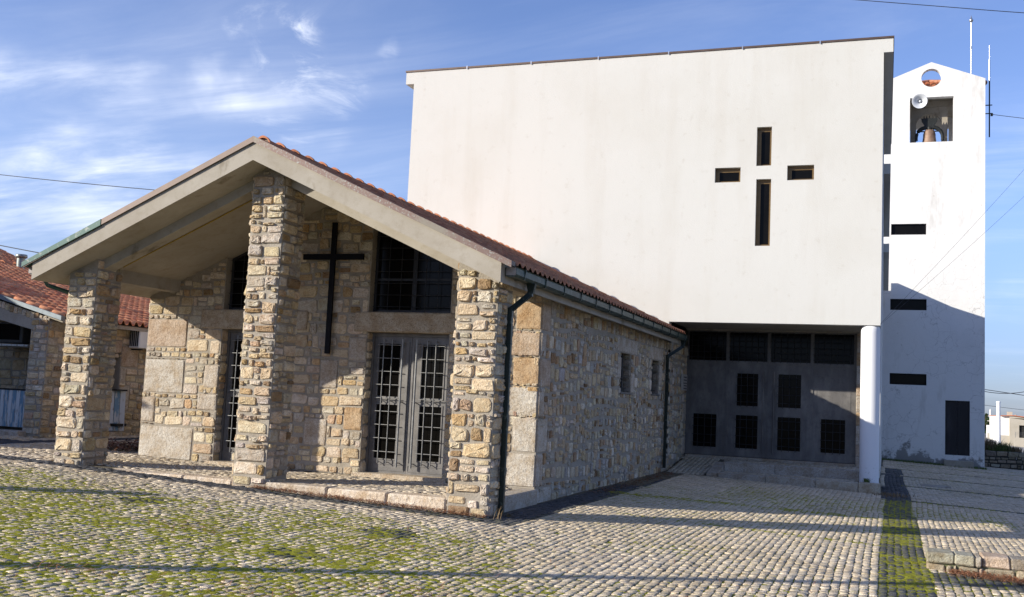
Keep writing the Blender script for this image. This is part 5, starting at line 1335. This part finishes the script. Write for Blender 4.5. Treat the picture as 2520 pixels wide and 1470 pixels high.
# ================================================================== FAR RIGHT BACKGROUND
mb = MB(); zr = gzf(20, 60) + .004
mb.add([(4, 44.5, gzf(4, 60) + .02), (38, 44.5, gzf(38, 60) + .02), (38, 112, gzf(38, 60) + .02), (4, 112, gzf(4, 60) + .02)], [(0, 1, 2, 3)])
o = mb.build('street', M_road); o['kind'] = 'structure'
hx = 12.29; hz = gzf(14, 108) - .1
house = thing('low_house', 'low unfinished house with white block end wall beyond the street', 'house', (14, 110, hz))
mb = MB(); mb.box(hx, 12.35 + .78, 108, 108.3, -.1, 1.98); mb.box(hx, hx + .3, 108.3, 120, -.8, 1.98); mb.build('white_wall', M_house, house)
mb = MB(); mb.box(hx, 12.35 + .78, 108 + .002, 108.25, hz, -.1); holed(mb, lambda a, b, c, d: mb.box(a, b, 107.7, 108.0, c, d), 13.13, 22, hz, 1.75, [(14.05, 14.9, -.3, 1.03)]); mb.box(13.13, 13.3, 108.0, 108.3, hz, 1.95)
mb.prism([(13.13, 1.75), (22, 1.75), (22, .9), (22, 1.0), (13.13, 1.97)], 'y', 107.7, 108.0)
mb.build('wall', M_house2, house)
mb = MB(); mb.prism([(hx - .05, 2.0), (13.6, 2.06), (22, 1.2), (22, 1.1), (13.6, 1.98), (hx - .05, 1.94)], 'y', 107.6, 120.1); mb.build('roof', M_orange, house)
mb = MB(); mb.box(13.15, 13.65, 110, 110.5, 1.9, 2.42); mb.tube([(13.95, 110, 1.7), (13.95, 110, 2.15)], .08, 8); mb.build('chimney', M_house2, house)
mb = MB(); mb.box(14.05, 14.9, 107.9, 107.98, -.3, 1.03); mb.build('window', M_dark, house)
mb = MB(); mb.box(13.2, 24, 104.0, 104.2, hz - .05, -.22); tag(mb.build('garden_wall', M_house2), 'beige garden wall in front of the low house', 'wall')
fen = MB()
for k in range(10): fen.tube([(13.3 + k * .85, 104.1, -.25), (13.3 + k * .85, 104.1, .35)], .025, 5)
for z in (-.05, .08, .2, .33): fen.tube([(13.3, 104.1, z), (21, 104.1, z)], .008, 4)
tag(fen.build('wire_fence', M_grille), 'thin wire fence standing on the beige garden wall', 'fence')
mb = MB(); mb.tube([(11.15, 98, gzf(11, 98)), (11.15, 98, 3.15)], .2, 14, rr=[.21, .17]); mb.lathe([(.17, 0), (.21, .04), (.21, .14), (.10, .18), (0, .19)], (11.15, 98, 3.12), 14); mb.lathe([(.28, 0), (.28, .2), (.2, .26)], (11.15, 98, gzf(11, 98)), 14)
tag(mb.build('concrete_post', M_col), 'thick white post standing at the street corner', 'post')
mb = MB(); mb.tube([(14.99, 150, -.8), (14.99, 150, 2.9)], .10, 8); mb.tube([(14.6, 150, 1.3), (15.4, 150, 1.3)], .05, 6); mb.lathe([(.04, 0), (.08, .06), (.0, .16)], (14.99, 150, 2.9), 8); mb.tube([(14.7, 150, 2.0), (15.3, 150, 2.0)], .05, 6)
tag(mb.build('utility_pole', M_house), 'thin pale utility pole with crossarms in the distance beside the white post', 'pole')
mb = MB(); mb.box(14.3, 18.5, 140, 140.3, -1.4, -.62); tag(mb.build('yard_wall', M_house2), 'stained pale yard wall across the street left of the white post', 'wall')
oh = thing('orange_roof_shed', 'distant low shed with orange roof beyond the yard wall', 'shed', (16, 146, -.9))
mb = MB(); mb.box(14.6, 19, 146, 150, -1.3, -.45); mb.build('wall', M_house2, oh)
mb = MB(); mb.prism([(145.7, -.62), (150.3, .22), (150.3, .12), (145.7, -.70)], 'x', 14.9, 19.1); mb.build('roof', M_orange, oh)
mb = MB(); mb.box(15.15, 16.3, 156, 158, -1.2, .68); tag(mb.build('white_shed', M_house), 'small white building behind the orange roofed shed', 'building')
def far_tree(x, y, h, rr, name, label, seed, m_=M_conifer, nleaf=900, leaf=.14, bare=False):
    t = thing(name, label, 'tree', (x, y, gzf(x, y)))
    r = random.Random(seed); z0 = gzf(x, y); mb = MB(); mb.tube([(x, y, z0), (x, y, z0 + h * .5), (x, y, z0 + h * .9)], .1, 8, rr=[h * .03, h * .02, h * .008])
    for k in range(14 if bare else 8):
        a = r.uniform(0, 6.28); z = z0 + h * r.uniform(.3, .8); l = rr * r.uniform(.5, 1)
        mb.tube([(x, y, z), (x + l * .5 * math.cos(a), y + l * .5 * math.sin(a), z + l * .5), (x + l * math.cos(a), y + l * math.sin(a), z + l * (1.1 if bare else .5))], .02, 5, rr=[h * .008, h * .005, h * .002])
    mb.build('trunk', M_bark, t)
    if not bare:
        mb = MB()
        for i in range(nleaf):
            u = r.random() ** .8; z = z0 + h * (.18 + .82 * u); R = rr * (1 - u) ** .7 * (0.75 + .4 * math.sin(7 * u * 3.1 + seed)) + .05
            a = r.uniform(0, 6.28); q = R * math.sqrt(r.uniform(.2, 1)); px, py = x + q * math.cos(a), y + q * math.sin(a)
            s = leaf * r.uniform(.6, 1.3); d1 = Vector((r.gauss(0, 1), r.gauss(0, 1), r.gauss(0, 1))).normalized() * s; d2 = Vector((r.gauss(0, 1), r.gauss(0, 1), r.gauss(0, 1))).normalized() * s
            p = Vector((px, py, z)); mb.add([tuple(p - d1), tuple(p + d2), tuple(p + d1), tuple(p - d2)], [(0, 1, 2, 3)])
        mb.build('crown', m_, t)
    return t
far_tree(16.2, 170, 3.6, 1.1, 'far_conifer', 'small dark conifer in the distance between two pale poles', 5, leaf=.2)
far_tree(14.9, 168, 3.0, 1.0, 'far_conifer', 'small dark conifer in the distance just right of the tower edge', 6, leaf=.2)
far_tree(18.6, 172, 3.2, 1.0, 'far_conifer', 'small dark conifer seen between the white post and the house', 7, leaf=.2)
far_tree(11.3, 120, 3.6, 1.0, 'bare_tree', 'leafless thin tree beside the tower edge in the distance', 8, bare=True)
mb = MB()
R = np.random.RandomState(4)
vs = []; n = 60
for i in range(n + 1):
    a = math.radians(-60 + 110 * i / n); d = 5200
    x, y = d * math.sin(a), d * math.cos(a); h = 6 + 22 * float(fbm(np.array(i * .16), np.array(.3), 8, 4))
    vs += [(x, y, -60), (x, y, h * 1.0), (x * 1.15, y * 1.15, h * .7)]
mb.add(vs, [f for i in range(n) for f in ((3 * i, 3 * i + 3, 3 * i + 4, 3 * i + 1), (3 * i + 1, 3 * i + 4, 3 * i + 5, 3 * i + 2))], 0, (1, 1, 1), True)
o = mb.build('hills', M_hill); o['kind'] = 'structure'

# ================================================================== WIRES
def wire(a, b, sag, r_, label, name='overhead_wire', n=24):
    a, b = Vector(a), Vector(b); mb = MB()
    mb.tube([a.lerp(b, t / n) - Vector((0, 0, sag * 4 * (t / n) * (1 - t / n))) for t in range(n + 1)], r_, 5)
    return tag(mb.build(name, M_wire), label, 'wire')
wire((-1.96, 25, 16.67), (3.0, 25, 15.79), .0, .014, 'upper section of wire crossing the sky above the church roof')
wire((3.0, 25, 15.79), (14, 25, 14.25), .12, .014, 'wire crossing the sky above the tower lightning rod')
wire((-45, 20, 11.2), (-16, 20, 8.1), .25, .016, 'higher of the two wires running behind the porch roof at left')
wire((-45, 20, 8.6), (-18, 20, 4.6), .22, .020, 'lower and thicker wire running behind the left end of the porch roof')
wire((.57, 13.24, 3.62), (9.5, 20.6, 15.4), .25, .003, 'left one of two thin wires rising from the church corner above the column')
wire((.57, 13.24, 3.60), (9.5, 20.6, 13.6), .25, .003, 'right one of two thin wires rising from the church corner above the column')
wire((5.2, TY + .3, 15.58), (12, TY + .3, 14.6), .1, .014, 'wire leaving the antenna bracket on the tower')
wire((5.0, 60, 3.6), (14, 60, 2.5), .0, .022, 'straight wire beside the tower just above the distant post')
wire((5.5, 60, 3.6), (11, 60, 4.1), .65, .022, 'sagging wire beside the tower above the distant post')
wire((8, 100, 3.1), (26, 100, 2.0), .2, .02, 'distant power line crossing behind the white post')

# ================================================================== THINGS OUTSIDE THE FRAME THAT SHADE THE YARD
nb = thing('neighbour_house', 'rendered house outside the frame on the left whose shadow falls over the annex yard', 'house', (-26, -1, 0))
mb = MB(); mb.box(-30, -20.6, -3.6, 2.2, -.3, 4.8); mb.build('wall', M_house2, nb)
mb = MB(); mb.prism([(-30.3, 4.8), (-20.4, 4.8), (-25.3, 6.3)], 'y', -3.8, 2.4); mb.build('roof', M_orange, nb)
lp = thing('street_lamp', 'tall slim street lamp standing outside the frame behind the left foreground', 'street lamp', (-11.0, -9.83, .0))
mb = MB(); mb.tube([(-11, -9.83, -.2), (-11, -9.83, 3.5), (-11, -9.83, 7.2)], .08, 12, rr=[.12, .10, .085]); mb.build('pole', M_steel, lp)
mb = MB(); mb.tube([(-11, -9.83, 7.15), (-11.6, -10.3, 7.45), (-12.1, -10.7, 7.5)], .03, 8); mb.bbox(-12.5, -12.0, -10.95, -10.6, 7.42, 7.55, .03); mb.build('lamp_head', M_steel, lp)
hd = MB(); hd.box(-17.5, -17.15, -4.5, 1.4, -.1, 1.35)
r = random.Random(2)
for i in range(5000):
    p = Vector((r.uniform(-17.65, -17.0), r.uniform(-4.6, 1.5), r.uniform(.0, 1.55))); d1 = Vector((r.gauss(0, 1), r.gauss(0, 1), r.gauss(0, 1))).normalized() * .04; d2 = Vector((r.gauss(0, 1), r.gauss(0, 1), r.gauss(0, 1))).normalized() * .04
    hd.add([tuple(p - d1), tuple(p + d2), tuple(p + d1), tuple(p - d2)], [(0, 1, 2, 3)])
tag(hd.build('hedge', M_conifer), 'clipped dark hedge outside the frame at the left edge of the yard', 'hedge')
far_tree(-20.1, -10.6, 4.9, .95, 'cypress', 'slim cypress outside the frame on the left', 11, nleaf=6500, leaf=.10)
far_tree(-22.2, 3.4, 8.5, 2.2, 'bare_tree', 'leafless tree outside the frame beside the annex', 12, bare=True)
